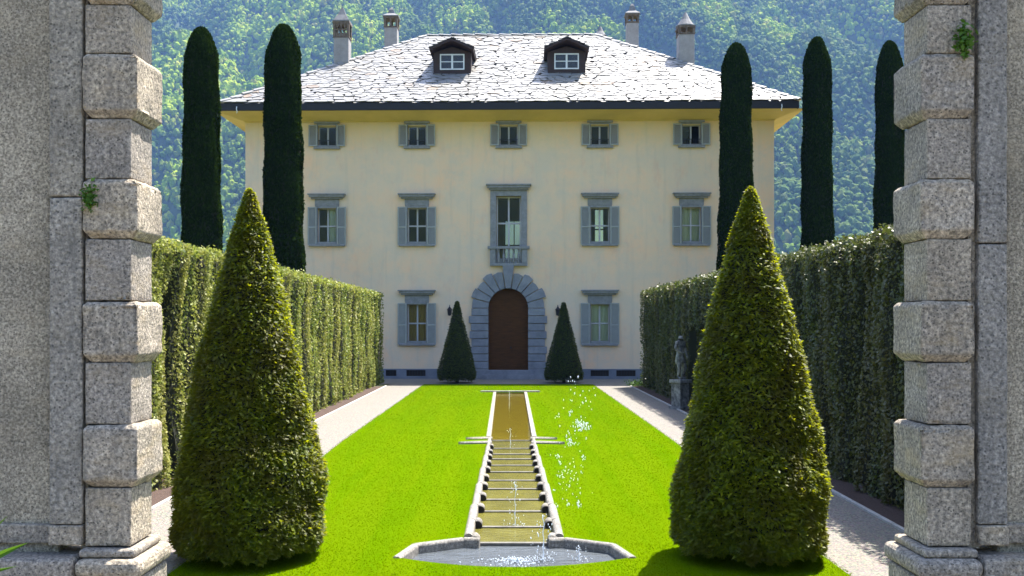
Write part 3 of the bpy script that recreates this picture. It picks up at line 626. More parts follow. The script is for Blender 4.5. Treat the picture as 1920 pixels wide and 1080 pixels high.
# ------------------------------------------------------------------ garden plants
def hsh(y, z, seed=0):
    return .5 * np.sin(y * 5.3 + 1.1 * np.sin(z * 1.1 + seed)) + .3 * np.sin(y * 11.7 + seed * 2 + .6 * np.sin(z * 2.3)) + .25 * np.sin(y * 2.1 + z * .8 + seed)
def hedge(name, side, y0, y1, ztop, mat, clefts, niche, label, dens=1.0):
    face = 5.42; back = 7.0; sg = side
    def inset(y, z):                  # how far the face retreats
        d = .11 * (1 - hsh(y, z, sg)) + .03 * np.sin(z * 3 + y * .7)
        for (yc, wd, ztp, dep) in clefts:
            ww = wd * (1 + .35 * np.sin(z * 2.0 + yc)); d = d + 1.25 * dep * np.exp(-((y - yc) / ww) ** 2) / (1 + np.exp((z - ztp) * 6))
        if niche: d = np.where((y > niche[0]) & (y < niche[1]) & (z < niche[2] + .1 * np.sin(y * 6)), .38 + .3 * d, d)
        return d
    root = tag(empty(name, (sg * face, (y0 + y1) / 2, 0)), label, 'hedge', 'hedges beside the lawn'); oy = (y0 + y1) / 2
    # woody core
    ny, nz = 260, 26; yy = np.linspace(y0 + .1, y1 - .1, ny); zz_ = np.linspace(-.35, ztop - .12, nz)
    Yg, Zg = np.meshgrid(yy, zz_, indexing='ij'); Xg = inset(Yg, Zg) + .13
    Vf = np.stack([sg * Xg, Yg - oy, Zg], -1).reshape(-1, 3); id_ = np.arange(ny * nz).reshape(ny, nz)
    Ff = np.stack([id_[:-1, :-1], id_[1:, :-1], id_[1:, 1:], id_[:-1, 1:]], -1).reshape(-1, 4)
    xb = sg * (back - face - .1); n0 = len(Vf)
    Vb = np.stack([np.full(ny * nz, xb), Vf[:, 1], Vf[:, 2]], 1); V_ = np.vstack([Vf, Vb]); Fb = Ff + n0
    top = np.stack([id_[:-1, -1], id_[1:, -1], id_[1:, -1] + n0, id_[:-1, -1] + n0], -1)
    e0 = np.stack([id_[0, :-1], id_[0, 1:], id_[0, 1:] + n0, id_[0, :-1] + n0], -1); e1 = np.stack([id_[-1, :-1], id_[-1, 1:], id_[-1, 1:] + n0, id_[-1, :-1] + n0], -1)
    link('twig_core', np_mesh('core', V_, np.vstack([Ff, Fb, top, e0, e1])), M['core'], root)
    # leaves
    Ps, Ns, Ss = [], [], []
    y = y0
    while y < y1:
        yb = min(y1, y + 1); d = (y + yb) / 2; rho = (820 if d < 20 else 640 if d < 28 else 440) * dens; sz = .068 if d < 20 else .072 if d < 28 else .082
        n = int(rho * (yb - y) * (ztop + .25)); Yl = rng.uniform(y, yb, n); Zl = rng.uniform(-.25 + gz(d) + .1, ztop, n)
        Xl = inset(Yl, Zl) + np.abs(rng.normal(0, .055, n)) - .02
        Ps.append(np.stack([sg * Xl, Yl - oy, Zl], 1)); Ns.append(np.tile([-sg, -.15, .45], (n, 1))); Ss.append(rng.uniform(.7, 1.25, n) * sz)
        n = int(rho * .8 * (yb - y) * (back - face)); Yl = rng.uniform(y, yb, n); Xl = rng.uniform(0, back - face, n)
        Zl = ztop + .03 * np.sin(Yl * 3.1) + .03 * np.sin(Yl * 7.7 + 1) + rng.normal(0, .04, n) - .10 * np.exp(-(Xl / .08) ** 2)
        Ps.append(np.stack([sg * Xl, Yl - oy, Zl], 1)); Ns.append(np.tile([0, 0, 1.], (n, 1))); Ss.append(rng.uniform(.8, 1.4, n) * sz); y = yb
    for ye, ns in ((y1, 1), (y0, -1)):
        n = int(500 * dens * (back - face) * ztop); Xl = rng.uniform(0, back - face, n); Zl = rng.uniform(-.1, ztop, n)
        Yl = ye - ns * (.06 * (1 - hsh(Xl * 2, Zl, 3)) + np.abs(rng.normal(0, .03, n)))
        Ps.append(np.stack([sg * Xl, Yl - oy, Zl], 1)); Ns.append(np.tile([0, ns * 1., .4], (n, 1))); Ss.append(rng.uniform(.8, 1.3, n) * .07)
    P = np.vstack(Ps); N = np.vstack(Ns); S = np.concatenate(Ss)
    Vv, Ff = leaves(P, N, S, .62, .85); link('foliage', np_mesh('foliage', Vv, Ff), mat, root); print(name, len(P))
    m = MB(); y = y0 + .5
    while y < y1: m.tube([(sg * .75, y - oy, -.35), (sg * .72, y - oy, 1.8), (sg * .78, y - oy, ztop - .4)], [.07, .05, .02], 6); y += .9
    link_o = m.build('trunk', M['bark'], root)
CL = [(16.6, .26, 3.0, .55), (19.5, .10, 2.2, .3), (22.0, .10, 3.2, .22), (26.6, .14, 2.1, .45), (28.3, .10, 1.6, .4), (30.9, .10, 2.3, .45), (33.0, .09, 1.5, .35), (35.4, .10, 2.2, .45), (38.6, .11, 2.0, .45), (41.2, .1, 1.8, .35)]
CR = [(15.9, .20, 3.1, .45), (18.2, .12, 2.2, .3), (20.5, .1, 2.5, .3), (23.5, .12, 2, .3), (26, .1, 2.6, .3), (33.6, .12, 2.4, .35), (36.2, .1, 2, .3), (38.3, .1, 2.6, .3)]
hedge('clipped_hedge', -1, 10.0, 43.4, 3.86, M['hedgeL'], CL, None, 'sunlit tall clipped hedge with sun-lightened leaves left of the lawn')
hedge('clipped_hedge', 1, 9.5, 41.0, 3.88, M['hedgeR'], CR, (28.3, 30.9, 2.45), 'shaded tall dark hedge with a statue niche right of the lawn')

def cone_mesh(h, rmax, n, sz, zmax=.65, wob=.03, tip=.07):
    t = np.sqrt(rng.uniform(0, 1, n)); t[:n // 14] = rng.uniform(0, .16, n // 14); z = h * (1 - t)            # more points low down
    def prof(z):
        if h > 4: return np.interp(z, [0, .25, .88, 2.2, 3.09, 3.45, 3.83, 4.06, 4.18, 4.22], [.80, .90, .895, .615, .395, .285, .165, .08, .04, .0])
        r = tip + (rmax - tip) * (h - z) / (h - zmax)
        low = rmax * (1 - .15 * np.clip((.34 - z) / .34, 0, 1) ** 1.3) * (1 + .012 * np.sin(z * 4))
        r = np.where(z < zmax, np.minimum(r, low), r)
        return np.minimum(r, np.sqrt(np.maximum(0, h - z) * .30) + .01)
    a = rng.uniform(0, 2 * np.pi, n)
    r = prof(z) * (1 + wob * np.sin(3 * a + z * 2.1) + wob * .7 * np.sin(7 * a - z * 3.7 + 1) + wob * .6 * np.sin(z * 9 + 2 * a))
    cl = np.sin(a * 23 + 3 * np.sin(z * 5)) * np.sin(z * 31 + 4 * np.sin(a * 3)) + .6 * np.sin(a * 41 + z * 13) * np.sin(z * 57 - a * 9)
    r = r * (1 - np.abs(rng.normal(0, .065, n))) + rng.normal(.0, .010, n) + .013 * cl * np.minimum(1, r / .3)
    z = np.where(z < .13, .13 + np.abs(rng.normal(0, .14, n)), z) + (.02 * np.sin(a * 5 + .5) + .02 * np.sin(a * 13) + .02 * np.sin(a * 29)) * (z < .5)
    P = np.stack([r * np.cos(a), r * np.sin(a), z], 1); out = np.stack([np.cos(a), np.sin(a), np.full(n, .35)], 1)
    N = np.stack([np.cos(a) * .45, np.sin(a) * .45, np.full(n, .9)], 1)
    V, Fc = leaves(P, N, rng.uniform(.7, 1.5, n) * sz, .34, .38, out, .55)
    return np_mesh('yew foliage', V, Fc), prof
def core_lathe(prof, h, k, z0=.15):
    zs = np.linspace(z0, h * .985, 26); return MB().lathe([(max(.01, float(prof(np.array(z))) * k), float(z)) for z in zs], 24)
fol, prof = cone_mesh(4.22, .95, 74000, .062, .86)
corem = None
def yew(x, y, label, sc_=(1, 1, 1), rz=0, me=fol, pr=prof, h=4.22, group='clipped yew cones on the lawn'):
    r = tag(empty('yew_cone', (x, y, gz(y)), rz), label, 'topiary', group); r.scale = sc_
    link('foliage', me, None, r)
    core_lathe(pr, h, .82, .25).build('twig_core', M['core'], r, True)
    MB().tube([(0, 0, -.1), (.01, 0, .5), (0, 0, h * .9)], [.09, .07, .02], 8).build('trunk', M['bark'], r)
fol.materials.append(M['yew'])
s0 = F / 11.25
yew((468 - VX) / s0, 11.25, 'large clipped yew cone at the front left of the lawn', (.93, .93, .985), .4)
yew((1407 - VX) / s0, 11.25, 'large clipped yew cone at the front right of the lawn', (.95, .95, .99), 2.6)
fol2, prof2 = cone_mesh(3.55, .84, 15000, .085, .5, .02, .06); fol2.materials.append(M['yew2'])
s1 = F / 43.3
yew((857 - VX) / s1, 43.3, 'small distant yew cone left of the villa door', (1, 1, 1), 1.0, fol2, prof2, 3.55)
yew((1057 - VX) / s1, 43.3, 'small distant yew cone right of the villa door', (1, 1, .985), 3.3, fol2, prof2, 3.55)

def cyp_mesh(h, r0, n):
    t = rng.uniform(0, 1, n) ** .92; z = t * h
    def prof(z):
        u = np.clip(z / h, 0, 1); return r0 * (1 - .30 * u) * np.sqrt(np.clip((1 - u) / .075, 0, 1)) ** .8
    a = rng.uniform(0, 2 * np.pi, n); r = prof(z) * (1 + .035 * np.sin(3 * a + z * 1.3) + .035 * np.sin(z * 3.1 + a) + .025 * np.sin(9 * a + z * .8))
    r = r * (1 - np.abs(rng.normal(0, .05, n))) + rng.normal(0, .01, n)
    P = np.stack([r * np.cos(a), r * np.sin(a), z], 1); N = np.stack([np.cos(a), np.sin(a), np.full(n, .3)], 1); up = np.stack([np.cos(a) * .2, np.sin(a) * .2, np.ones(n)], 1)
    V, Fc = leaves(P, N, rng.uniform(.7, 1.4, n) * .13, .42, .5, up, .45); return np_mesh('cypress foliage', V, Fc), prof
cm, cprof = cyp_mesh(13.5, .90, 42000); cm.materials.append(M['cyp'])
ccore = None
for i, (px, ptop, s_, wpx, lab) in enumerate([
        (378, 50, 54.0, 81, 'tall dark cypress nearest the left gate pier, beside the villa'), (531, 45, 50.0, 84, 'tall dark cypress in front of the left end of the villa'),
        (1380, 80, 44.0, 72, 'dark cypress in front of the right end of the villa'), (1532, 69, 42.6, 65, 'dark cypress standing just right of the villa corner'),
        (1668, 76, 42.0, 62, 'dark cypress partly hidden by the right gate pier')]):
    d = F / s_; x = (px - VX) / s_; h = CZ + (VY - ptop) / s_
    r = tag(empty('cypress', (x, d, -.05), i * 1.3), lab, 'cypress', 'cypresses rising beyond the hedges'); wsc = wpx / s_ / 2 / .86
    r.scale = (wsc, wsc, h / 13.5)
    if i == 0:
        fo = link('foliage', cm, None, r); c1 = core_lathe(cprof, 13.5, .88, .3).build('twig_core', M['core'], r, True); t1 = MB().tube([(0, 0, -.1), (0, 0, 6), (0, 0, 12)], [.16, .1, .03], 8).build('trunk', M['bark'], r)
    else:
        for o_ in (fo, c1, t1): c_ = o_.copy(); C.objects.link(c_); c_.parent = r

# grass blades on the near lawn
def grass():
    n = 260000; y = 9.0 + 33.3 * rng.uniform(0, 1, n) ** 2.0; x = rng.uniform(-3.62, 3.62, n) + rng.normal(0, .012, n)
    ph = np.array([pool_half(v) + .04 if v < 37.5 else 0 for v in y]); ph = np.where((y > 37.0) & (y < 37.6), 1.25, ph); ph = np.where((y > 20.9) & (y < 22.2), 1.15, ph); ph = np.where(y < 10.80, 0, ph)
    k = (np.abs(x - CX) > ph); x, y = x[k], y[k]; n = len(x); z = gza(y)
    a = rng.uniform(0, 2 * np.pi, n); h = rng.uniform(.006, .016, n); wd = rng.uniform(.003, .006, n) * (1 + (y - 9) / 20)
    lx, ly = rng.normal(0, .012, n), rng.normal(0, .012, n); dx, dy = np.cos(a) * wd, np.sin(a) * wd
    V = np.stack([np.stack([x - dx, y - dy, z - .002], 1), np.stack([x + dx, y + dy, z - .002], 1), np.stack([x + lx, y + ly, z + h], 1)], 1).reshape(-1, 3)
    return np_mesh('grass', V, np.arange(3 * n).reshape(-1, 3))
tag(link('grass', grass(), M['grass']), 'short mown bright green grass covering the lawn', 'grass', kind='stuff')

# ------------------------------------------------------------------ water cascade
casc = tag(empty('water_cascade', (CX, 12, 0)), 'long stepped stone water channel descending the lawn into a pool', 'fountain')
O = Vector((CX, 12, 0))
def L_(x, y, z): return (x, y - 12, z)
ypx = [840.7, 851.3, 860.5, 872.4, 884.7, 900.6, 916.4, 936.5, 958.6, 987.8, 1018]
wl = [-.03 - .015 * k for k in range(12)]
ST = [F * (CZ - wl[k]) / (yp - VY) for k, yp in enumerate(ypx)]
def rimz(y): return gz(y) + .035
def rim_w(y): return .085 if y > 21.6 else .085 + (20.4 - y) / 8 * .03
# side rims
for sg in (-1, 1):
    m = MB()
    seg = [21.75] + ST
    for k in range(len(seg) - 1):
        ya, yb = seg[k], seg[k + 1] + .0; ho = half_out((ya + yb) / 2); wd = rim_w((ya + yb) / 2)
        n = 7; prof_ = []
        x_o, x_i = ho + .01 * (k % 2), ho - wd
        xm = (x_o + x_i) / 2; rr = (x_o - x_i) / 2
        cs = [(sg * (xm + rr * math.cos(t)), .05 * math.sin(t)) for t in [math.pi * j / 8 for j in range(9)]]
        cs = [(sg * x_o, -.3)] + cs + [(sg * x_i, -.3)]
        vs = [L_(x, ya - .006, z + rimz(ya) - .03) for x, z in cs] + [L_(x, yb + .006, z + rimz(yb) - .03) for x, z in cs]; q = len(cs)
        m.add(vs, [tuple(range(q)), tuple(range(2 * q - 1, q - 1, -1))] + [((i + 1) % q, i, i + q, (i + 1) % q + q) for i in range(q)])
    m.build('stone_rim', M['fountain_stone'], casc)
    m = MB()                            # rims of the long pond
    for ya, yb in zip(np.linspace(37.2, 22.3, 13)[:-1], np.linspace(37.2, 22.3, 13)[1:]):
        x0, x1 = sorted((sg * half_out(ya), sg * (half_out(ya) - .11))); m.box(x0, x1, yb - 12 + .008, ya - 12, -.4, .02)
    m.build('stone_rim', M['fountain_stone'], casc, bevel=.015)
    for k, y in enumerate(ST):          # volutes at each step, round end towards the viewer
        ho = half_out(y) - rim_w(y); r = .050 + .0018 * k; xx = sg * (ho - r * .35)
        v = MB().tube([L_(xx, y + .34, wl[k] + .02), L_(xx, y + .12, wl[k] + .035), L_(xx, y - .03, wl[k] + .025)], [r * .6, r, r * 1.02], 14).build('volute', M['fountain_stone'], casc, True)
        MB().tube([L_(xx, y - .025, wl[k] + .025), L_(xx, y - .040, wl[k] + .024)], [r * .93, r * .88], 14).build('volute_end', M['shadowed'], v)
# water and risers
m = MB()
for k in range(11):
    ya = ST[k - 1] if k else 21.3; yb = ST[k]; hw = half_out(yb) - .07
    zz_ = wl[k]
    m.quad(L_(-hw, ya, zz_), L_(hw, ya, zz_), L_(hw, yb, zz_), L_(-hw, yb, zz_))
m.build('step_water', M['step_water'], casc)
for k in range(11):
    hw = half_out(ST[k]) - .08; MB().box(-hw, hw, ST[k] - 12 - .02, ST[k] - 12 + .06, wl[min(11, k + 1)] - .1, wl[k] + .002).build('step_edge', M['wet'], casc)
MB().quad(L_(-.58, 21.9, -.035), L_(.58, 21.9, -.035), L_(.58, 37.2, -.035), L_(-.58, 37.2, -.035)).build('pond_water', M['pond'], casc)
# cross bars
m = MB(); m.box(-1.12, 1.12, 37.22 - 12, 37.45 - 12, -.3, .05); m.build('far_ledge', M['fountain_stone'], casc, bevel=.02)
for y, yo, hw in ((21.92, 21.80, 1.0), (21.15, 20.98, 1.12)):
    for sg in (-1, 1):
        m = MB(); N_ = 8; vs = []
        for k in range(N_ + 1):
            t = k / N_; x = sg * (.42 + (hw - .42) * t); yc = y + (yo - y) * t ** 1.5; q = .065 * (1 - t ** 3) + .012
            for oy, z in ((-q, -.3), (-q, .02), (-q * .5, .045), (q * .5, .045), (q, .02), (q, -.3)): vs.append(L_(x, yc + oy, z))
        m.add(vs, [tuple(range(6)), tuple(range(N_ * 6 + 5, N_ * 6 - 1, -1))] + [(6 * i + (j + 1) % 6, 6 * i + j, 6 * i + 6 + j, 6 * i + 6 + (j + 1) % 6) for i in range(N_) for j in range(6)])
        m.build('cross_kerb', M['fountain_stone'], casc)
m = MB(); m.quad(L_(-.95, 21.24, -.045), L_(.95, 21.24, -.045), L_(.95, 21.86, -.045), L_(-.95, 21.86, -.045)); m.build('trough_water', M['step_water'], casc)
MB().box(-.44, .44, 21.90 - 12, 21.98 - 12, -.3, -.03).build('weir', M['wet'], casc)
# pool
PZ = wl[11] - .02
m = MB(); ring_ = [(-1.5, 12.7), (1.5, 12.7), (1.5, 11.0), (-1.5, 11.0)]
gxx = np.linspace(-1.5, 1.5, 2)
m.quad(L_(-1.45, 10.6, PZ), L_(1.45, 10.6, PZ), L_(1.45, 12.33, PZ), L_(-1.45, 12.33, PZ))
m.build('pool_water', M['pool_water'], casc)
for sg in (-1, 1):
    m = MB(); pts = [(.42, 12.17), (.62, 12.20), (1.18, 11.86), (1.33, 11.20)]
    for (xa, ya), (xb, yb) in zip(pts[:-1], pts[1:]):
        d = Vector((xb - xa, yb - ya)).normalized(); nn = Vector((d.y, -d.x)) * -.065 * 1
        vs = []
        for (x, y) in ((xa, ya), (xb, yb)):
            zt = gz(y) + .022
            for ox, z in ((-.052, -.6), (-.052, zt - .025), (-.03, zt), (.03, zt), (.052, zt - .025), (.052, -.6)):
                vs.append(L_(sg * (x + d.y * ox), y - d.x * ox, z))
        m.add(vs, [tuple(range(6)), tuple(range(11, 5, -1))] + [((i + 1) % 6, i, i + 6, (i + 1) % 6 + 6) for i in range(6)])
    m.build('pool_rim', M['fountain_stone'], casc, bevel=.012)

bmi = bmesh.new(); bmesh.ops.create_icosphere(bmi, subdivisions=1, radius=1)
DV = np.array([v.co[:] for v in bmi.verts]); DF = np.array([[v.index for v in f.verts] for f in bmi.faces]); bmi.free()
def drops(name, P, S, stretch):
    P = np.array(P); n = len(P); S = np.array(S); st = np.array(stretch)
    V = DV[None] * (1 + rng.normal(0, .22, (n, len(DV), 1))) * np.stack([S, S, S * st], 1)[:, None] + P[:, None]
    return np_mesh(name, V.reshape(-1, 3), (DF[None] + (np.arange(n) * len(DV))[:, None, None]).reshape(-1, 3), True)
def wp(px, py, d): return ((px - VX) / F * d, d, CZ + (VY - py) / F * d)
clusters = [(1073, 775, 4, 8, 9), (1090, 798, 11, 8, 60), (1068, 828, 6, 7, 22), (1049, 863, 6, 6, 10), (1062, 888, 18, 8, 22), (1085, 947, 4, 7, 14), (1073, 715, 6, 7, 6), (1105, 745, 8, 14, 7),
            (1046, 778, 4, 6, 6), (1080, 745, 20, 20, 14), (1070, 900, 22, 30, 26), (1092, 860, 6, 14, 10), (1060, 935, 14, 20, 12), (1075, 810, 22, 22, 18)]
P, S, T = [], [], []
for (px, py, sx, sy, n) in clusters:
    for _ in range(int(n * 1.15)):
        d = 10.8 + rng.normal(0, .15); P.append(wp(px + rng.normal(0, sx * .7), py + rng.normal(0, sy * .7), d)); S.append(rng.uniform(.0025, .0075)); T.append(rng.uniform(.9, 2.6))
tag(link('water_spray', drops('spray', P, S, T), M['drops']), 'loose cloud of white water drops flying above the right lawn', 'water spray', kind='stuff')
def jet(px, base_y, top_y, d, label, wide, extra):
    bx, by, bz = wp(px, base_y, d); h = (base_y - top_y) / F * d
    r = tag(empty('water_jet', (bx, by, bz)), label, 'water jet', 'jets rising from the cascade')
    pts = []; rad = []
    for k in range(15):
        t = k / 14; pts.append((.012 * math.sin(k * 1.3) * t, 0, h * t)); rad.append(wide * (1.0 - .3 * t) * random.uniform(.5, 1.3))
    MB().tube(pts, rad, 6).build('jet_column', M['drops'], r, True)
    P, S, T = [], [], []
    for _ in range(extra):
        t = rng.uniform(0, 1); P.append((rng.normal(0, .03 + .05 * (1 - t)), rng.normal(0, .03), h * t)); S.append(rng.uniform(.003, .008)); T.append(rng.uniform(1, 2.5))
    for _ in range(extra * 2): a = rng.uniform(0, 6.28); q = rng.uniform(.0, .16); P.append((q * math.cos(a), q * math.sin(a), rng.uniform(0, .05))); S.append(rng.uniform(.003, .007)); T.append(1)
    tag(link('droplet_scatter', drops('drops', P, S, T), M['drops'], r), kind='stuff')
jet(966, 990, 903, 13.3, 'tallest thin water jet rising above the lower cascade steps', .008, 46)
jet(957, 850, 803, 20.6, 'short water jet at the foot of the long brown pond', .009, 16)
jet(955, 752, 733, 34, 'tiny farthest jet at the top of the brown pond', .012, 12)
jet(1019, 1050, 965, 11.5, 'falling water streak at the right of the cascade mouth', .010, 40)
jet(1086, 1050, 1022, 11.5, 'low water spurt by the right arm of the pool', .009, 16)
P, S, T = [], [], []
for _ in range(260):
    a = rng.uniform(0, 6.28); q = abs(rng.normal(0, .14)); P.append((.10 + q * 1.5 * math.cos(a), 11.42 + q * .9 * math.sin(a), PZ + rng.uniform(0, .05) * math.exp(-q * 3))); S.append(rng.uniform(.004, .013)); T.append(rng.uniform(.4, 1.0))
tag(link('pool_splash', drops('splash', P, S, T), M['drops']), 'white splash of bubbling water in the middle of the pool', 'splash', kind='stuff')

# ------------------------------------------------------------------ gate piers
tex = bpy.data.textures.new('rough stone', 'CLOUDS'); tex.noise_scale = .09; tex.noise_depth = 4
tex2 = bpy.data.textures.new('rough stone coarse', 'CLOUDS'); tex2.noise_scale = .25; tex2.noise_depth = 2
def rough(o, lv=4, amt=.018, bev=.03):
    b = o.modifiers.new('b', 'BEVEL'); b.width = bev; b.segments = 3; b.limit_method = 'ANGLE'
    s_ = o.modifiers.new('s', 'SUBSURF'); s_.subdivision_type = 'SIMPLE'; s_.levels = s_.render_levels = lv
    d = o.modifiers.new('d', 'DISPLACE'); d.texture = tex; d.texture_coords = 'GLOBAL'; d.strength = amt; d.mid_level = .5
    d = o.modifiers.new('e', 'DISPLACE'); d.texture = tex2; d.texture_coords = 'GLOBAL'; d.strength = amt; d.mid_level = .5
    for p in o.data.polygons: p.use_smooth = True
def pier(sg, xr, xe, xs0, xs1, xw, joint, label):
    """sg side; xr reveal x; xe outer edge of the rusticated pilaster; strip xs0..xs1; wall to xw"""
    r = tag(empty('stone_gate_pier', (sg * xr, 6.2, gz(6))), label, 'gate pier', 'gate piers'); oz = -gz(6)
    def bx(x0, x1, y0, y1, z0, z1, m=None):
        x0, x1 = sorted((sg * x0 - sg * xr, sg * x1 - sg * xr)); return (m or MB()).box(x0, x1, y0 - 6.2, y1 - 6.2, z0 + oz, z1 + oz)
    tops = [1.88, 2.65, 3.41, 4.19, 4.97]; bots = [1.49, 2.27, 3.04, 3.79, 4.50]
    zz = [1.12] + [v for p in zip(bots, tops) for v in p] + [5.2]
    for k in range(0, len(zz) - 1, 2):                     # plain courses
        o = bx(xr, xe, 6.2, 6.57, zz[k] + .004, zz[k + 1] - .004).build('shaft_course', M['granite'], r); rough(o, 4, .008, .010)
    for a, b in zip(bots, tops):
        xa, xb = sorted((sg * (xr - .05) - sg * xr, sg * (xe + .005) - sg * xr)); c_ = .022
        y0, y1 = 6.172 - 6.2, 6.62 - 6.2; m = MB()
        lv = [(a, .042), (a + .05, 0), (b - c_ * 1.1, 0), (b, c_)]; vs = []
        for z, i in lv: vs += [(xa + i, y0 + i, z + oz), (xb - i, y0 + i, z + oz), (xb - i, y1 - i, z + oz), (xa + i, y1 - i, z + oz)]
        fs = [(0, 3, 2, 1), (12, 13, 14, 15)] + [(4 * l + i, 4 * l + (i + 1) % 4, 4 * l + 4 + (i + 1) % 4, 4 * l + 4 + i) for l in range(3) for i in range(4)]
        rough(m.add(vs, fs).build('rusticated_block', M['granite'], r), 4, .016, .008)
    for z0, z1 in ((1.26, joint - .004), (joint + .004, 5.2)):
        rough(bx(xs0, xs1, 6.20, 6.5, z0, z1).build('smooth_strip', M['granite_strip'], r), 4, .008, .012)
    bx(xe + .002, xs0 + .03, 6.255, 6.5, 1.1, 5.2).build('groove', M['granite'], r)
    rough(bx(xs1 - .02, xw, 6.29, 6.56, -.3, 5.2).build('wall', M['render'], r), 5, .010, .01)
    rough(bx(xs0, xs1 + .005, 6.19, 6.5, 1.13, 1.253).build('strip_base', M['granite'], r), 4, .008, .01)
    rough(bx(xs1 + .01, xw, 6.25, 6.5, 1.13, 1.25).build('wall_base', M['granite'], r), 4, .008, .01)
    m = bx(xr - .07, xe + .02, 6.12, 6.66, -.05, .93); rough(m.build('plinth', M['granite'], r), 4, .008, .015)
    m = bx(xr - .10, xe + .03, 6.08, 6.69, .945, 1.06); rough(m.build('base_moulding', M['granite'], r), 4, .006, .045)
    m = bx(xr - .045, xe + .02, 6.14, 6.63, 1.062, 1.115); rough(m.build('base_fillet', M['granite'], r), 3, .005, .02)
    rough(bx(xe + .035, xw, 6.08, 6.5, -.05, 1.07).build('wall_plinth', M['granite'], r), 4, .008, .03)
    m = bx(xr - .36, xe + .1, 6.0, 7.35, 5.21, 5.5); bx(xr - .10, xw, 6.05, 6.8, 5.505, 5.8, m); m.build('cornice', M['granite'], r, bevel=.03)
    return r
pier(-1, 2.35, 2.635, 2.655, 2.86, 5.4, 3.30, 'granite gate pier with rusticated blocks framing the left side')
pier(1, 2.61, 2.885, 2.93, 3.11, 5.6, 3.01, 'granite gate pier with rusticated blocks framing the right side')
def tuft(x, y, z, n, size, spread, label, drop):
    N = n; a = rng.uniform(0, 2 * np.pi, N); q = np.abs(rng.normal(0, 1, N)) * spread
    P = np.stack([q * np.cos(a), -np.abs(q * np.sin(a)) * .5, rng.normal(-drop, spread * 1.3, N)], 1)
    V, Fc = leaves(P, np.tile([0, -.6, .7], (N, 1)), rng.uniform(.6, 1.3, N) * size, .6, .7)
    r = tag(empty('wall_plant', (x, y, z)), label, 'plant', 'small plants rooted in the stone joints')
    link('foliage', np_mesh('tuft', V, Fc), M['fern'], r)
    m = MB()
    for k in range(5): m.tube([(0, .02, 0), (rng.normal(0, spread), -.02, rng.normal(-drop, spread))], .003, 5)
    m.build('stem', M['fern'], r)
X_, Y_, Z_ = wp(168, 362, 6.17); tuft(X_, Y_, Z_, 150, .035, .028, 'small green plant growing from the left pier joint', .03)
X_, Y_, Z_ = wp(1806, 72, 6.17); tuft(X_, Y_, Z_, 240, .04, .036, 'bushy green plant sprouting high on the right pier', .01)
# broad leaves by the left plinth
def blade(pts, wd):
    pts = [Vector(p) for p in pts]; n = len(pts); vs = []
    for i, p in enumerate(pts):
        t = i / (n - 1); w_ = wd * math.sin(math.pi * min(1, .12 + t * .88)) ; vs += [p + Vector((0, -.3 * w_, w_)), p + Vector((0, .01, 0)), p + Vector((0, -.3 * w_, -w_))]
    fs = [(3 * i + j, 3 * i + j + 1, 3 * i + j + 4, 3 * i + j + 3) for i in range(n - 1) for j in range(2)]
    return vs, fs
X_, Y_, Z_ = wp(-60, 1090, 5.6)
r = tag(empty('strap_leaf_plant', (X_, Y_, Z_)), 'plant with bright pointed leaves at the lower left edge', 'plant')
m = MB()
for (ex, ez, wd) in ((52, 1018, .022), (14, 968, .014), (30, 1062, .012)):
    x1, y1, z1 = wp(ex, ez, 5.6); dx, dz = x1 - X_, z1 - Z_
    m.add(*blade([(dx * t, -.02 * math.sin(t * 3), dz * (t ** .6)) for t in [k / 10 for k in range(11)]], wd))
m.build('foliage', M['fern'], r)
MB().tube([(0, 0, 0), (-.02, 0, -.9)], [.01, .014], 6).build('stem', M['fern'], r)
# low plant at the far end of the right hedge
n = 500; P = rng.normal(0, 1, (n, 3)) * [.20, .2, .07] + [0, 0, .10]
V, Fc = leaves(P, np.tile([0, 0, 1.], (n, 1)), rng.uniform(.05, .09, n), .5, .6); o = link('low_shrub', np_mesh('shrub', V, Fc), M['fern'], None, (5.3, 41.2, 0)); tag(o, 'low bright shrub at the far foot of the right hedge', 'shrub')

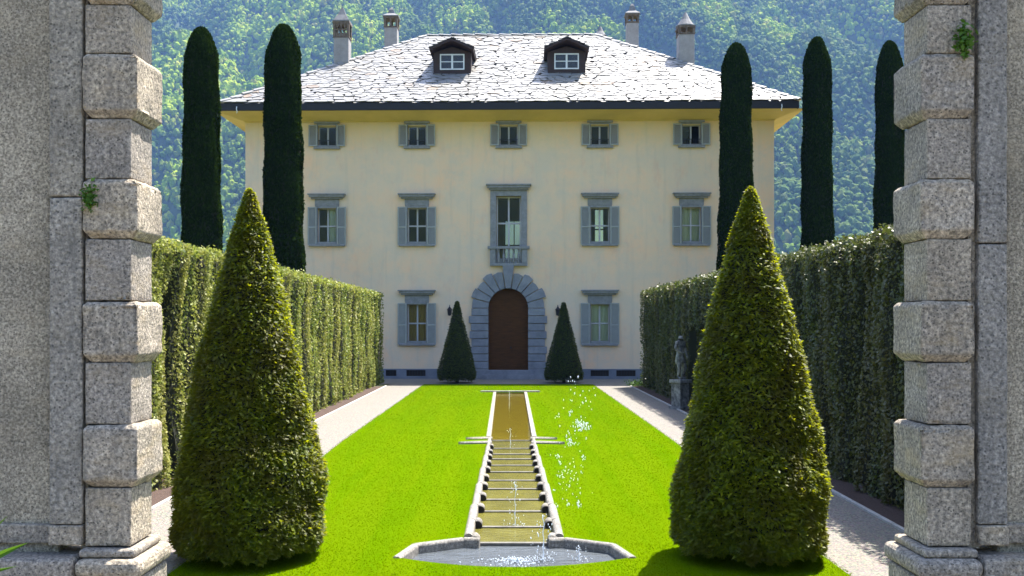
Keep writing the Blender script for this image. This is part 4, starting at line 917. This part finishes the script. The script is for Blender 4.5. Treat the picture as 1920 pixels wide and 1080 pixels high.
# ------------------------------------------------------------------ statue in the hedge niche
SY = 29.8; SX = (1268 - VX) / F * SY + .12
st = tag(empty('garden_statue', (SX, SY, -.02), R_(35)), 'weathered stone statue of a figure on a pedestal in the dark hedge', 'statue')
m = MB().box(-.25, .25, -.25, .25, -.1, .10).box(-.19, .19, -.19, .19, .102, .80).box(-.24, .24, -.24, .24, .802, .90)
m.build('pedestal', M['statue'], st, bevel=.015)
J = {'pel': ((0, 0, 1.62), .12), 'wst': ((.01, 0, 1.76), .095), 'che': ((0, 0, 1.93), .125), 'nek': ((0, -.01, 2.06), .05), 'hd0': ((0, -.02, 2.13), .075), 'hd1': ((0, -.02, 2.22), .07),
     'shl': ((-.15, 0, 2.0), .06), 'ell': ((-.24, -.04, 1.80), .042), 'wrl': ((-.10, -.19, 1.70), .032), 'hdl': ((-.03, -.22, 1.72), .03),
     'shr': ((.15, 0, 2.0), .06), 'elr': ((.23, .02, 1.79), .042), 'wrr': ((.20, -.08, 1.58), .032), 'hdr': ((.19, -.10, 1.52), .03),
     'hil': ((-.08, 0, 1.55), .09), 'knl': ((-.09, -.05, 1.24), .06), 'anl': ((-.08, 0, .97), .04), 'tol': ((-.09, -.13, .93), .035),
     'hir': ((.08, 0, 1.55), .09), 'knr': ((.11, -.09, 1.25), .06), 'anr': ((.11, .03, .97), .04), 'tor': ((.13, -.10, .93), .035)}
names = list(J); bo_ = [('pel', 'wst'), ('wst', 'che'), ('che', 'nek'), ('nek', 'hd0'), ('hd0', 'hd1'), ('che', 'shl'), ('shl', 'ell'), ('ell', 'wrl'), ('wrl', 'hdl'), ('che', 'shr'), ('shr', 'elr'), ('elr', 'wrr'), ('wrr', 'hdr'),
     ('pel', 'hil'), ('hil', 'knl'), ('knl', 'anl'), ('anl', 'tol'), ('pel', 'hir'), ('hir', 'knr'), ('knr', 'anr'), ('anr', 'tor')]
me = bpy.data.meshes.new('figure'); me.from_pydata([J[k][0] for k in names], [(names.index(a), names.index(b)) for a, b in bo_], [])
fig = link('figure', me, M['statue'], st); sk = fig.modifiers.new('skin', 'SKIN'); sk.use_smooth_shade = True
if not me.skin_vertices: me.attributes.new if False else None
for i, k in enumerate(names):
    me.skin_vertices[0].data[i].radius = (J[k][1], J[k][1]) ; me.skin_vertices[0].data[i].use_root = (k == 'pel')
ss = fig.modifiers.new('ss', 'SUBSURF'); ss.levels = ss.render_levels = 2
dm_ = MB().lathe([(.13, 1.36), (.145, 1.42), (.14, 1.52), (.12, 1.62), (.10, 1.68)], 16, (0, .02), jitter=.06).build('drapery', M['statue'], st, True)
MB().tube([(.19, .08, .9), (.20, .08, 1.3), (.18, .10, 1.55)], [.07, .06, .05], 8).build('support_trunk', M['statue'], st, True)
